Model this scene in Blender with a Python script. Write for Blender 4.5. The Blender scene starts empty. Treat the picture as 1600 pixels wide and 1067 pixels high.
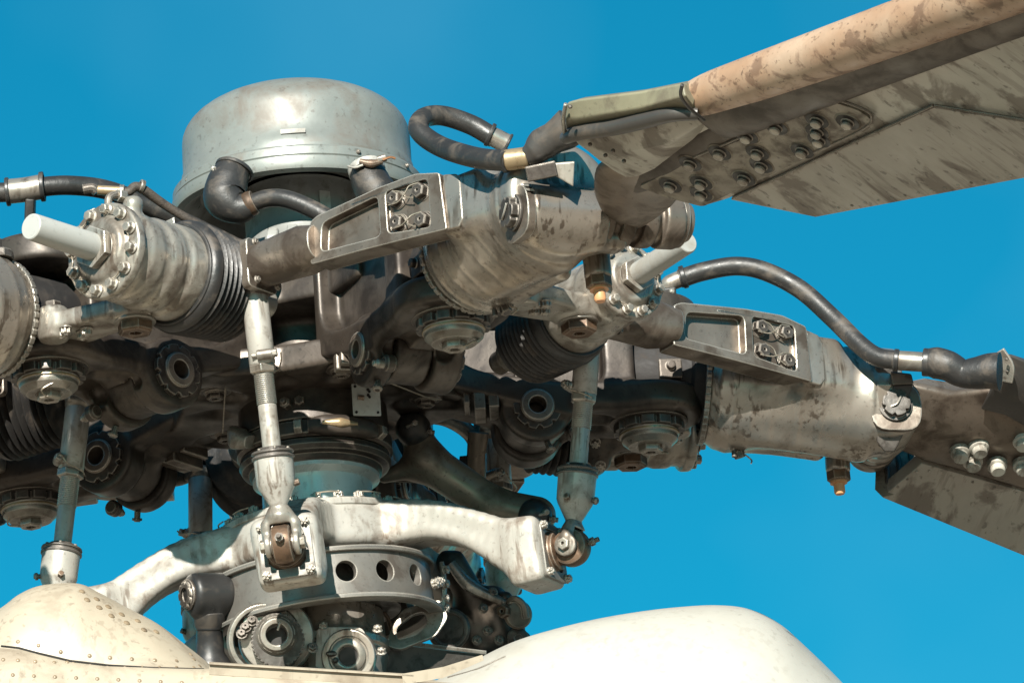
import bpy, math, random
import numpy as np
from mathutils import Vector, Matrix, geometry
from mathutils.bvhtree import BVHTree
random.seed(7); RNG = np.random.default_rng(7)
C = bpy.context.scene.collection
pi = math.pi
R_ = math.radians
# ------------------------------------------------------------------ camera, sky, sun
EL = R_(19.22)                 # how far the camera looks up
S = 0.0015                     # one design unit in metres
DP = 9333.0                    # camera to mast in design units (14 m)
CAM_Z = 1.6
MW = np.array([[1, 0, 0], [0, -math.sin(EL), math.cos(EL)], [0, math.cos(EL), math.sin(EL)]])   # design x,y,z -> world
CAM = np.array([0.0, 0.0, CAM_Z])
WO = CAM + MW @ np.array([0, 0, DP]) * S
cd = bpy.data.cameras.new('camera'); cam = bpy.data.objects.new('camera', cd); C.objects.link(cam)
cam.location = CAM; cam.rotation_euler = (pi / 2 + EL, 0, 0)
cd.sensor_width = 36; cd.lens = 36 * DP / 1600; cd.clip_start = 0.5; cd.clip_end = 5000
bpy.context.scene.camera = cam
SUN_AZ = R_(-10)               # sun to the right of and behind the camera
SUN_EL = R_(23)
sc = bpy.context.scene
w = bpy.data.worlds.new('World'); sc.world = w; w.use_nodes = True
nt = w.node_tree; nt.nodes.clear()
sky = nt.nodes.new('ShaderNodeTexSky'); sky.sky_type = 'NISHITA'; sky.sun_disc = False
sky.sun_elevation = SUN_EL; sky.sun_rotation = pi - SUN_AZ
sky.air_density = 1.0; sky.dust_density = 0.3; sky.ozone_density = 1.0
mul = nt.nodes.new('ShaderNodeMix'); mul.data_type = 'RGBA'; mul.blend_type = 'MULTIPLY'; mul.inputs[0].default_value = 1
mul.inputs[7].default_value = (0.025, 0.63, 0.74, 1)
bg = nt.nodes.new('ShaderNodeBackground'); bg.inputs[1].default_value = 0.066
wo = nt.nodes.new('ShaderNodeOutputWorld')
nt.links.new(sky.outputs[0], mul.inputs[6]); tcw = nt.nodes.new('ShaderNodeTexCoord'); cn = nt.nodes.new('ShaderNodeTexNoise'); cn.inputs['Scale'].default_value = 14; cn.inputs['Detail'].default_value = 3; cn.inputs['Roughness'].default_value = .45
nt.links.new(tcw.outputs['Generated'], cn.inputs['Vector'])
cr = nt.nodes.new('ShaderNodeMapRange'); cr.inputs[1].default_value = .48; cr.inputs[2].default_value = .75; cr.inputs[4].default_value = .07; nt.links.new(cn.outputs[0], cr.inputs[0])
hz = nt.nodes.new('ShaderNodeMix'); hz.data_type = 'RGBA'; hz.blend_type = 'MIX'; hz.inputs[7].default_value = (2.6, 5.6, 7.6, 1)     # thin high haze
nt.links.new(cr.outputs[0], hz.inputs[0]); nt.links.new(mul.outputs[2], hz.inputs[6]); nt.links.new(hz.outputs[2], bg.inputs[0]); nt.links.new(bg.outputs[0], wo.inputs[0])
sl = bpy.data.lights.new('sun', 'SUN'); sl.energy = 5.0; sl.angle = R_(0.5); sl.color = (1, 0.95, 0.86)
so = bpy.data.objects.new('sun', sl); C.objects.link(so)
sdir = Vector((math.sin(SUN_AZ) * math.cos(SUN_EL), -math.cos(SUN_AZ) * math.cos(SUN_EL), math.sin(SUN_EL)))
so.rotation_euler = sdir.to_track_quat('Z', 'Y').to_euler(); so.location = (4, -6, 12)
sc.view_settings.view_transform = 'Standard'; sc.view_settings.look = 'None'; sc.view_settings.exposure = 1.15; sc.view_settings.gamma = 1

# ------------------------------------------------------------------ frames
V3 = lambda *a: np.array(a, float)
def unit(v):
    v = np.asarray(v, float); return v / np.linalg.norm(v)
ROLL = R_(3.78)
AX = V3(-math.sin(ROLL) * math.cos(EL), math.cos(ROLL) * math.cos(EL), math.sin(EL))      # mast axis
XR = V3(math.cos(ROLL), math.sin(ROLL), 0)
ZR = V3(math.sin(ROLL) * math.sin(EL), -math.cos(ROLL) * math.sin(EL), math.cos(EL))       # away from the camera, in the rotor plane
def P(sx, sy, z=0.0):
    """a place in the scene: z design units beyond the mast; x right, y away, z up"""
    f = 1 + z / DP
    return V3((sx - 800) * f, z, (533.5 - sy) * f)
class Fr:
    def __init__(s, o, ex, ey, ez): s.o = np.asarray(o, float); s.R = np.array([ex, ey, ez], float).T
    def g(s, p): return s.o + np.asarray(p, float) @ s.R.T
    def l(s, p): return (np.asarray(p, float) - s.o) @ s.R
    def d(s, v): return s.R @ np.asarray(v, float)
    def rot(s, piv, axis, ang):
        """turned about a local axis through a local point"""
        Q = np.array(Matrix.Rotation(ang, 3, Vector(axis)))
        n = Fr(s.o, s.R[:, 0], s.R[:, 1], s.R[:, 2]); n.R = s.R @ Q
        n.o = s.g(piv) - n.R @ np.asarray(piv, float); return n
SF = Fr((0, 0, 0), (1, 0, 0), (0, 0, 1), (0, 1, 0))
OM = SF.g(P(490, 675, 0))
MF = Fr(OM, XR, ZR, AX)
PHI = [R_(-63.9 + 72 * k) for k in range(5)]
def armframe(phi, dh=0): return Fr(OM + AX * dh, math.cos(phi) * XR + math.sin(phi) * ZR, -math.sin(phi) * XR + math.cos(phi) * ZR, AX)
ARM = [armframe(p) for p in PHI]
def hitplane(fr, sx, sy, p0, n):
    """where the sight line of a photo point meets a plane given in a frame"""
    c = fr.l(V3(0, 0, -DP)); d = fr.R.T @ unit(V3(sx - 800, 533.5 - sy, DP)); n = np.asarray(n, float)
    return c + d * (((np.asarray(p0, float) - c) @ n) / (d @ n))

# ------------------------------------------------------------------ mesh building
def smooth_path(pts, n=8, closed=False):
    pts = [np.asarray(p, float) for p in pts]
    if len(pts) < 3: return np.array([pts[0] + (pts[1] - pts[0]) * t for t in np.linspace(0, 1, n + 1)])
    N = len(pts); out = []
    rng = range(N if closed else N - 1)
    for i in rng:
        g = (lambda j: pts[j % N]) if closed else (lambda j: pts[j] if 0 <= j < N else (2 * pts[0] - pts[1] if j < 0 else 2 * pts[-1] - pts[-2]))
        p0, p1, p2, p3 = g(i - 1), g(i), g(i + 1), g(i + 2)
        for t in np.linspace(0, 1, n, endpoint=False):
            out.append(0.5 * (2 * p1 + (p2 - p0) * t + (2 * p0 - 5 * p1 + 4 * p2 - p3) * t * t + (3 * p1 - p0 - 3 * p2 + p3) * t ** 3))
    if not closed: out.append(pts[-1])
    return np.array(out)
def orth(a, hint=None):
    a = unit(a)
    if hint is None: hint = V3(0, 0, 1) if abs(a[2]) < 0.9 else V3(1, 0, 0)
    u = np.asarray(hint, float) - a * (np.dot(hint, a))
    if np.linalg.norm(u) < 1e-6: return orth(a)
    u = unit(u); return u, np.cross(a, u)
class MB:
    def __init__(s): s.v = []; s.f = []; s.n = 0
    def add(s, v, f):
        v = np.asarray(v, float).reshape(-1, 3); s.v.append(v)
        s.f += [tuple(i + s.n for i in q) for q in f]; s.n += len(v); return s
    def lathe(s, p0, axis, prof, seg=40, hint=None, a0=0, a1=2 * pi, rfun=None):
        """prof: list of (h, r) along the axis"""
        axis = unit(axis); u, w_ = orth(axis, hint); p0 = np.asarray(p0, float)
        full = abs(a1 - a0 - 2 * pi) < 1e-6
        na = seg if full else seg + 1
        an = a0 + (a1 - a0) * np.arange(na) / seg
        v = []
        for h, r in prof:
            rr = np.full(na, float(r)) if rfun is None else np.array([rfun(h, r, a) for a in an])
            v.append(p0 + axis * h + np.outer(rr * np.cos(an), u) + np.outer(rr * np.sin(an), w_))
        f = []
        for i in range(len(prof) - 1):
            for j in range(seg):
                j2 = (j + 1) % na
                f.append((i * na + j, i * na + j2, (i + 1) * na + j2, (i + 1) * na + j))
        return s.add(np.vstack(v), f)
    def cyl(s, p0, p1, r, seg=24, ch=0.0, r1=None):
        p0 = np.asarray(p0, float); p1 = np.asarray(p1, float); L = np.linalg.norm(p1 - p0); r1 = r if r1 is None else r1
        pr = [(0, 0), (0, r - ch), (ch, r), (L - ch, r1), (L, r1 - ch), (L, 0)] if ch > 0 else [(0, 0), (0, r), (L, r1), (L, 0)]
        return s.lathe(p0, p1 - p0, pr, seg)
    def ring(s, p0, axis, r0, r1, h0, h1, seg=40, ch=1.0):
        return s.lathe(p0, axis, [(h0, r0), (h0, r1 - ch), (h0 + ch, r1), (h1 - ch, r1), (h1, r1 - ch), (h1, r0), (h0, r0)], seg)
    def tube(s, pts, r, seg=14, n=8, raw=False, cap=True, prof=None, hint=None):
        """prof: (w, h, exponent) gives a rounded-box section instead of a round one; r may be a list to match pts"""
        path = np.array(pts, float) if raw else smooth_path(pts, n)
        m = len(path)
        if np.ndim(r) > 0:
            r = np.array(r, float); x = np.linspace(0, len(r) - 1, m)
            rr = np.stack([np.interp(x, range(len(r)), r[:, c]) for c in range(r.shape[1])], 1) if r.ndim == 2 else np.interp(x, range(len(r)), r)
        else: rr = np.full(m, float(r))
        t = np.gradient(path, axis=0); t /= np.linalg.norm(t, axis=1)[:, None]
        u, w_ = orth(t[0], hint); vs = []
        an = 2 * pi * np.arange(seg) / seg
        e = 2.0 / (prof or 2.0)
        ca = np.sign(np.cos(an)) * np.abs(np.cos(an)) ** e; sa = np.sign(np.sin(an)) * np.abs(np.sin(an)) ** e
        for i in range(m):
            if hint is not None: u, w_ = orth(t[i], hint)
            else:
                u = u - t[i] * (u @ t[i]); u = unit(u); w_ = np.cross(t[i], u)
            a, b = (rr[i] if rr.ndim == 2 else (rr[i], rr[i]))
            vs.append(path[i] + np.outer(ca * a, u) + np.outer(sa * b, w_))
        f = [(i * seg + j, i * seg + (j + 1) % seg, (i + 1) * seg + (j + 1) % seg, (i + 1) * seg + j) for i in range(m - 1) for j in range(seg)]
        if cap: f += [tuple(range(seg))[::-1], tuple((m - 1) * seg + j for j in range(seg))]
        return s.add(np.vstack(vs), f)
    def prism(s, poly, o, u, v, n, t0, t1, holes=()):
        """flat outline (2D) on plane o,u,v pushed along n from t0 to t1; holes: list of (poly, depth or None)"""
        o, u, v, n = [np.asarray(q, float) for q in (o, u, v, n)]
        def p3(pl, t): return np.array([o + u * a + v * b + n * t for a, b in pl])
        loops = [list(poly)] + [list(h[0]) for h in holes]
        flat = [q for l in loops for q in l]
        tri = geometry.tessellate_polygon([[Vector((a, b, 0)) for a, b in l] for l in loops])
        s.add(p3(flat, t1), tri)
        thr = [h for h in holes if h[1] is None]
        loops2 = [list(poly)] + [list(h[0]) for h in thr]
        flat2 = [q for l in loops2 for q in l]
        tri2 = geometry.tessellate_polygon([[Vector((a, b, 0)) for a, b in l] for l in loops2])
        s.add(p3(flat2, t0), [q[::-1] for q in tri2])
        def wall(pl, ta, tb):
            k = len(pl); s.add(np.vstack([p3(pl, ta), p3(pl, tb)]), [(i, (i + 1) % k, k + (i + 1) % k, k + i) for i in range(k)])
        wall(poly, t0, t1)
        for hp, dep in holes:
            wall(hp, t1, t0 if dep is None else t1 - dep)
            if dep is not None:
                tr = geometry.tessellate_polygon([[Vector((a, b, 0)) for a, b in hp]]); s.add(p3(hp, t1 - dep), tr)
        return s
    def box(s, c, half, R=None, taper=1.0):
        R = np.eye(3) if R is None else np.asarray(R, float); h = np.asarray(half, float)
        q = np.array([(x, y, z) for z in (-1, 1) for y in (-1, 1) for x in (-1, 1)], float) * h
        q[4:, :2] *= taper
        return s.add(np.asarray(c, float) + q @ R.T, [(0, 2, 3, 1), (4, 5, 7, 6), (0, 1, 5, 4), (2, 6, 7, 3), (0, 4, 6, 2), (1, 3, 7, 5)])
    def nut(s, p, axis, r, h0, h1, n=6, hole=0, hint=None, ch=0.12):
        pr = [(h0, 0), (h0, r), (h1 - r * ch, r), (h1, r * (1 - ch * 1.2)), (h1, hole)]
        if hole: pr += [(h1 - (h1 - h0) * .7, hole), (h1 - (h1 - h0) * .7, 0)]
        return s.lathe(p, axis, pr, n, hint)
    def gear(s, p, axis, r0, r1, h0, h1, n=10, duty=.6, hin=0, hint=None):
        """a ring with notches cut in its outer edge"""
        seg = n * 6
        def rf(h, r, a):
            return r if r <= r0 + .01 else (r if ((a * n / (2 * pi)) % 1) < duty else r0 + (r1 - r0) * .25)
        return s.lathe(p, axis, [(h0, hin), (h0, r0), (h0, r1), (h1, r1), (h1, r0), (h1, hin)], seg, hint, rfun=rf)
    def ball(s, p, r, seg=20, rings=10, sc_=(1, 1, 1)):
        an = np.linspace(-pi / 2, pi / 2, rings + 1); v = []
        n0 = s.n; m = MB().lathe((0, 0, 0), (0, 0, 1), [(math.sin(a) * r, math.cos(a) * r) for a in an], seg)
        return s.add(np.vstack(m.v) * np.array(sc_) + np.asarray(p, float), m.f)
    def arr(s): return np.vstack(s.v) if s.v else np.zeros((0, 3))

def newmesh(name, v, f, mat, ang=35, weld=True):
    me = bpy.data.meshes.new(name)
    v = np.asarray(v, float)
    me.from_pydata([tuple(p) for p in v], [], [tuple(int(i) for i in q) for q in f]) if not isinstance(f, np.ndarray) else fastmesh(me, v, f)
    if not isinstance(f, np.ndarray):
        import bmesh
        bm = bmesh.new(); bm.from_mesh(me)
        if weld: bmesh.ops.remove_doubles(bm, verts=bm.verts, dist=2e-5)
        bmesh.ops.dissolve_degenerate(bm, dist=1e-6, edges=bm.edges)
        bmesh.ops.recalc_face_normals(bm, faces=bm.faces)
        bm.to_mesh(me); bm.free()
    me.shade_smooth()
    if ang < 180: me.set_sharp_from_angle(angle=R_(ang))
    if mat is not None: me.materials.append(mat)
    return me
def fastmesh(me, v, f):
    me.vertices.add(len(v)); me.vertices.foreach_set('co', v.astype(np.float32).ravel())
    me.loops.add(f.size); me.loops.foreach_set('vertex_index', f.astype(np.int32).ravel())
    me.polygons.add(len(f)); me.polygons.foreach_set('loop_start', np.arange(0, f.size, f.shape[1], dtype=np.int32))
    me.update(calc_edges=True); me.validate()

# ------------------------------------------------------------------ objects
INFO = {}       # object name -> (frame, origin in frame coordinates)
def fmat(fr, p): 
    m = Matrix.Identity(4); RR = MW @ fr.R; o = WO + MW @ fr.g(p) * S
    for i in range(3):
        for j in range(3): m[i][j] = RR[i][j]
        m[i][3] = o[i]
    return m
def setlab(o, label, cat, group):
    if label: o['label'] = label
    if cat: o['category'] = cat
    if group: o['group'] = group
def thing(name, label, cat, fr=SF, base=(0, 0, 0), group=None):
    o = bpy.data.objects.new(name, None); C.objects.link(o); o.empty_display_size = .05
    setlab(o, label, cat, group)
    o.matrix_world = fmat(fr, base); INFO[o.name] = (fr, np.asarray(base, float)); return o
def add(parent, name, mb, mat, fr=None, label=None, ang=35, bev=0, sub=0):
    """a mesh part; coordinates are in the frame of its thing"""
    pf, pb = INFO[parent.name]
    if isinstance(mb, MB): v, f = mb.arr(), mb.f
    else: v, f = mb
    if fr is not None: v = pf.l(fr.g(v))
    c = (v.max(0) + v.min(0)) / 2
    me = newmesh(name, (v - c) * S, f, mat, ang)
    o = bpy.data.objects.new(name, me); C.objects.link(o); o.parent = parent
    o.location = (c - pb) * S
    if bev:
        md = o.modifiers.new('bevel', 'BEVEL'); md.width = bev * S; md.segments = 2; md.limit_method = 'ANGLE'; md.angle_limit = R_(38); md.harden_normals = True
    if sub:
        md = o.modifiers.new('subdiv', 'SUBSURF'); md.levels = sub; md.render_levels = sub
    if label: o['label'] = label
    INFO[o.name] = (pf, c); return o
def solo(name, label, cat, mb, mat, fr=SF, group=None, ang=35, bev=0, kind=None, sub=0):
    """a thing that is one mesh"""
    v = mb.arr() if isinstance(mb, MB) else mb[0]; f = mb.f if isinstance(mb, MB) else mb[1]
    c = (v.max(0) + v.min(0)) / 2
    me = newmesh(name, (v - c) * S, f, mat, ang)
    o = bpy.data.objects.new(name, me); C.objects.link(o); o.matrix_world = fmat(fr, c)
    setlab(o, label, cat, group)
    if kind: o['kind'] = kind
    if bev:
        md = o.modifiers.new('bevel', 'BEVEL'); md.width = bev * S; md.segments = 2; md.limit_method = 'ANGLE'; md.angle_limit = R_(38); md.harden_normals = True
    if sub:
        md = o.modifiers.new('subdiv', 'SUBSURF'); md.levels = sub; md.render_levels = sub
    INFO[o.name] = (fr, c); return o
PROTO = {}
def protomesh(key, mb, mat, ang=35):
    if key not in PROTO: PROTO[key] = newmesh(key, mb.arr() * S, mb.f, mat, ang)
    return PROTO[key]
def inst(parent, name, me, p, axis, scale=1.0, spin=0.0, hint=None, fr=None, label=None):
    """place a shared mesh (its z along axis) on a thing or part, coordinates in its frame"""
    pf, pb = INFO[parent.name]
    if fr is not None: p = pf.l(fr.g(p)); axis = pf.R.T @ fr.d(axis)
    a = unit(axis); u, w_ = orth(a, hint)
    M = Matrix.Identity(4); c, s_ = math.cos(spin), math.sin(spin)
    ux = u * c + w_ * s_; uy = -u * s_ + w_ * c
    for i in range(3):
        M[i][0], M[i][1], M[i][2], M[i][3] = ux[i] * scale, uy[i] * scale, a[i] * scale, (p[i] - pb[i]) * S
    o = bpy.data.objects.new(name, me); C.objects.link(o); o.parent = parent; o.matrix_local = M
    if label: o['label'] = label
    INFO[o.name] = (pf, np.asarray(p, float)); return o
def copytree(root, fr, base, label, group=None):
    def rec(o, par):
        c = o.copy(); C.objects.link(c); c.parent = par
        for ch in o.children: rec(ch, c)
        return c
    r = rec(root, None); r.matrix_world = fmat(fr, base); r['label'] = label
    if group: r['group'] = group
    INFO[r.name] = (fr, np.asarray(base, float)); return r
def bvh_of(o):
    """a tree in design space for sticking small pieces on a surface"""
    pf, c = INFO[o.name]
    me = o.data; v = [pf.g(np.array(q.co) / S + c) for q in me.vertices]
    return BVHTree.FromPolygons([tuple(q) for q in v], [tuple(p.vertices) for p in me.polygons])
def stick(bvh, sx, sy):
    o = Vector((0, 0, -DP)); d = Vector((sx - 800, 533.5 - sy, DP)).normalized()
    h = bvh.ray_cast(o, d)
    if h[0] is None: return None, None
    n = h[1]
    if n.dot(d) > 0: n = -n
    return SF.l(np.array(h[0])), SF.R.T @ np.array(n)

# ------------------------------------------------------------------ cast shapes from distance fields
class Sdf:
    def __init__(s, lo, hi, vs):
        s.lo = np.asarray(lo, float); s.vs = float(vs)
        s.n = np.ceil((np.asarray(hi, float) - s.lo) / vs).astype(int) + 1
        s.ax = [(s.lo[i] + vs * np.arange(s.n[i])).astype(np.float32) for i in range(3)]
        s.val = np.full(s.n, 40, np.float32)
    def op(s, fn, lo, hi, mode='+', k=4.0):
        m = k + 3 * s.vs
        a = np.clip(np.floor((np.asarray(lo) - m - s.lo) / s.vs).astype(int), 0, s.n); b = np.clip(np.ceil((np.asarray(hi) + m - s.lo) / s.vs).astype(int) + 1, 0, s.n)
        if np.any(b <= a): return s
        X = s.ax[0][a[0]:b[0], None, None]; Y = s.ax[1][None, a[1]:b[1], None]; Z = s.ax[2][None, None, a[2]:b[2]]
        d = fn(X, Y, Z).astype(np.float32); sl_ = (slice(a[0], b[0]), slice(a[1], b[1]), slice(a[2], b[2])); o = s.val[sl_]
        d = np.broadcast_to(d, o.shape)
        if mode == '-': d = -d; o2 = -o; d2 = -d
        if k <= 0.01: r = np.minimum(o, d) if mode == '+' else np.maximum(o, d)
        elif mode == '+':
            h = np.clip(.5 + .5 * (o - d) / k, 0, 1); r = o * (1 - h) + d * h - k * h * (1 - h)
        else:
            h = np.clip(.5 - .5 * (o - d) / k, 0, 1); r = o * (1 - h) + d * h + k * h * (1 - h)
        s.val[sl_] = r; return s
    def ball(s, c, r, mode='+', k=4, sc_=(1, 1, 1)):
        c = np.asarray(c, float); q = np.asarray(sc_, float)
        return s.op(lambda X, Y, Z: (np.sqrt(((X - c[0]) / q[0]) ** 2 + ((Y - c[1]) / q[1]) ** 2 + ((Z - c[2]) / q[2]) ** 2) - r) * min(q), c - r * q, c + r * q, mode, k)
    def cap(s, a, b, r0, r1=None, mode='+', k=6):
        a = np.asarray(a, float); b = np.asarray(b, float); r1 = r0 if r1 is None else r1; d = b - a; L2 = d @ d
        def fn(X, Y, Z):
            t = np.clip(((X - a[0]) * d[0] + (Y - a[1]) * d[1] + (Z - a[2]) * d[2]) / L2, 0, 1)
            return np.sqrt((X - a[0] - t * d[0]) ** 2 + (Y - a[1] - t * d[1]) ** 2 + (Z - a[2] - t * d[2]) ** 2) - (r0 + (r1 - r0) * t)
        R = max(r0, r1); return s.op(fn, np.minimum(a, b) - R, np.maximum(a, b) + R, mode, k)
    def cyl(s, a, b, r, mode='+', k=4, rd=0, r1=None):
        a = np.asarray(a, float); b = np.asarray(b, float); L = np.linalg.norm(b - a); d = (b - a) / L; r1 = r if r1 is None else r1
        def fn(X, Y, Z):
            h = (X - a[0]) * d[0] + (Y - a[1]) * d[1] + (Z - a[2]) * d[2]
            q = np.sqrt(np.maximum((X - a[0]) ** 2 + (Y - a[1]) ** 2 + (Z - a[2]) ** 2 - h * h, 0))
            u = q - (r + (r1 - r) * np.clip(h / L, 0, 1)) + rd; v = np.abs(h - L / 2) - L / 2 + rd
            return np.minimum(np.maximum(u, v), 0) + np.sqrt(np.maximum(u, 0) ** 2 + np.maximum(v, 0) ** 2) - rd
        R = max(r, r1); return s.op(fn, np.minimum(a, b) - R, np.maximum(a, b) + R, mode, k)
    def box(s, c, half, R=None, mode='+', k=4, rd=3, taper=None):
        c = np.asarray(c, float); h = np.asarray(half, float); R = np.eye(3) if R is None else np.asarray(R, float)
        def fn(X, Y, Z):
            x = X - c[0]; y = Y - c[1]; z = Z - c[2]
            q = [np.abs(x * R[0, i] + y * R[1, i] + z * R[2, i]) - h[i] + rd for i in range(3)]
            return np.sqrt(sum(np.maximum(e, 0) ** 2 for e in q)) + np.minimum(np.maximum(np.maximum(q[0], q[1]), q[2]), 0) - rd
        e = np.abs(R) @ h; return s.op(fn, c - e, c + e, mode, k)
    def prism(s, ax, poly, t0, t1, mode='+', k=4, rd=2):
        """outline in the two other axes, pushed along grid axis ax"""
        P_ = np.asarray(poly, float); o = [i for i in range(3) if i != ax]
        def fn(X, Y, Z):
            g = [X, Y, Z]; A_, B_ = g[o[0]], g[o[1]]; T = g[ax]
            A2, B2 = np.broadcast_arrays(A_, B_)
            d = np.full(A2.shape, 1e9, np.float32); sg = np.ones(A2.shape, np.float32); n = len(P_)
            for i in range(n):
                x0, y0 = P_[i]; x1, y1 = P_[i - 1]; ex, ey = x1 - x0, y1 - y0; wx, wy = A2 - x0, B2 - y0
                t = np.clip((wx * ex + wy * ey) / (ex * ex + ey * ey + 1e-9), 0, 1)
                d = np.minimum(d, (wx - ex * t) ** 2 + (wy - ey * t) ** 2)
                c1 = B2 >= y0; c2 = B2 < y1; c3 = ex * wy > ey * wx
                fl = (c1 & c2 & c3) | (~c1 & ~c2 & ~c3); sg = np.where(fl, -sg, sg)
            u = sg * np.sqrt(d) + rd; v = np.abs(T - (t0 + t1) / 2) - (t1 - t0) / 2 + rd
            return np.minimum(np.maximum(u, v), 0) + np.sqrt(np.maximum(u, 0) ** 2 + np.maximum(v, 0) ** 2) - rd
        lo = [0, 0, 0]; hi = [0, 0, 0]; lo[ax], hi[ax] = t0, t1
        for j, i in enumerate(o): lo[i], hi[i] = P_[:, j].min(), P_[:, j].max()
        return s.op(fn, lo, hi, mode, k)
    def mesh(s, relax=1):
        """surface nets"""
        v = s.val.copy(); v[[0, -1]] = np.maximum(v[[0, -1]], 1); v[:, [0, -1]] = np.maximum(v[:, [0, -1]], 1); v[:, :, [0, -1]] = np.maximum(v[:, :, [0, -1]], 1)
        ins = v < 0; n = np.array(v.shape) - 1
        cnt = np.zeros(n, np.int8)
        offs = [(i, j, k) for i in (0, 1) for j in (0, 1) for k in (0, 1)]
        for o in offs: cnt += ins[o[0]:o[0] + n[0], o[1]:o[1] + n[1], o[2]:o[2] + n[2]]
        cells = np.argwhere((cnt > 0) & (cnt < 8)); idx = np.full(n, -1, np.int64); idx[tuple(cells.T)] = np.arange(len(cells))
        acc = np.zeros((len(cells), 3)); num = np.zeros(len(cells))
        cv = {o: v[cells[:, 0] + o[0], cells[:, 1] + o[1], cells[:, 2] + o[2]] for o in offs}
        for o in offs:
            for a in range(3):
                if o[a] == 0:
                    p = list(o); p[a] = 1; p = tuple(p); A_, B_ = cv[o], cv[p]; m = (A_ < 0) != (B_ < 0)
                    t = A_[m] / (A_[m] - B_[m]); q = np.tile(np.array(o, float), (m.sum(), 1)); q[:, a] = t; acc[m] += q; num[m] += 1
        vert = cells + acc / num[:, None]
        F = []
        for a in range(3):
            b, c = (a + 1) % 3, (a + 2) % 3
            sl0 = [slice(None)] * 3; sl1 = [slice(None)] * 3; sl0[a] = slice(0, -1); sl1[a] = slice(1, None)
            A_, B_ = ins[tuple(sl0)], ins[tuple(sl1)]
            e = np.argwhere(A_ != B_); e = e[(e[:, b] > 0) & (e[:, c] > 0) & (e[:, b] < n[b]) & (e[:, c] < n[c])]
            flip = A_[tuple(e.T)]
            def at(db, dc):
                q = e.copy(); q[:, b] += db; q[:, c] += dc; return idx[tuple(q.T)]
            f = np.stack([at(-1, -1), at(0, -1), at(0, 0), at(-1, 0)], 1)
            f[~flip] = f[~flip][:, ::-1]; F.append(f)
        F = np.vstack(F)
        if relax:
            for _ in range(relax):
                sm = np.zeros_like(vert); ct = np.zeros(len(vert))
                for i in range(4):
                    for j in (1, 3):
                        np.add.at(sm, F[:, i], vert[F[:, (i + j) % 4]]); np.add.at(ct, F[:, i], 1)
                vert = vert * .5 + .5 * sm / np.maximum(ct, 1)[:, None]
        return s.lo + vert * s.vs, F
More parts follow.
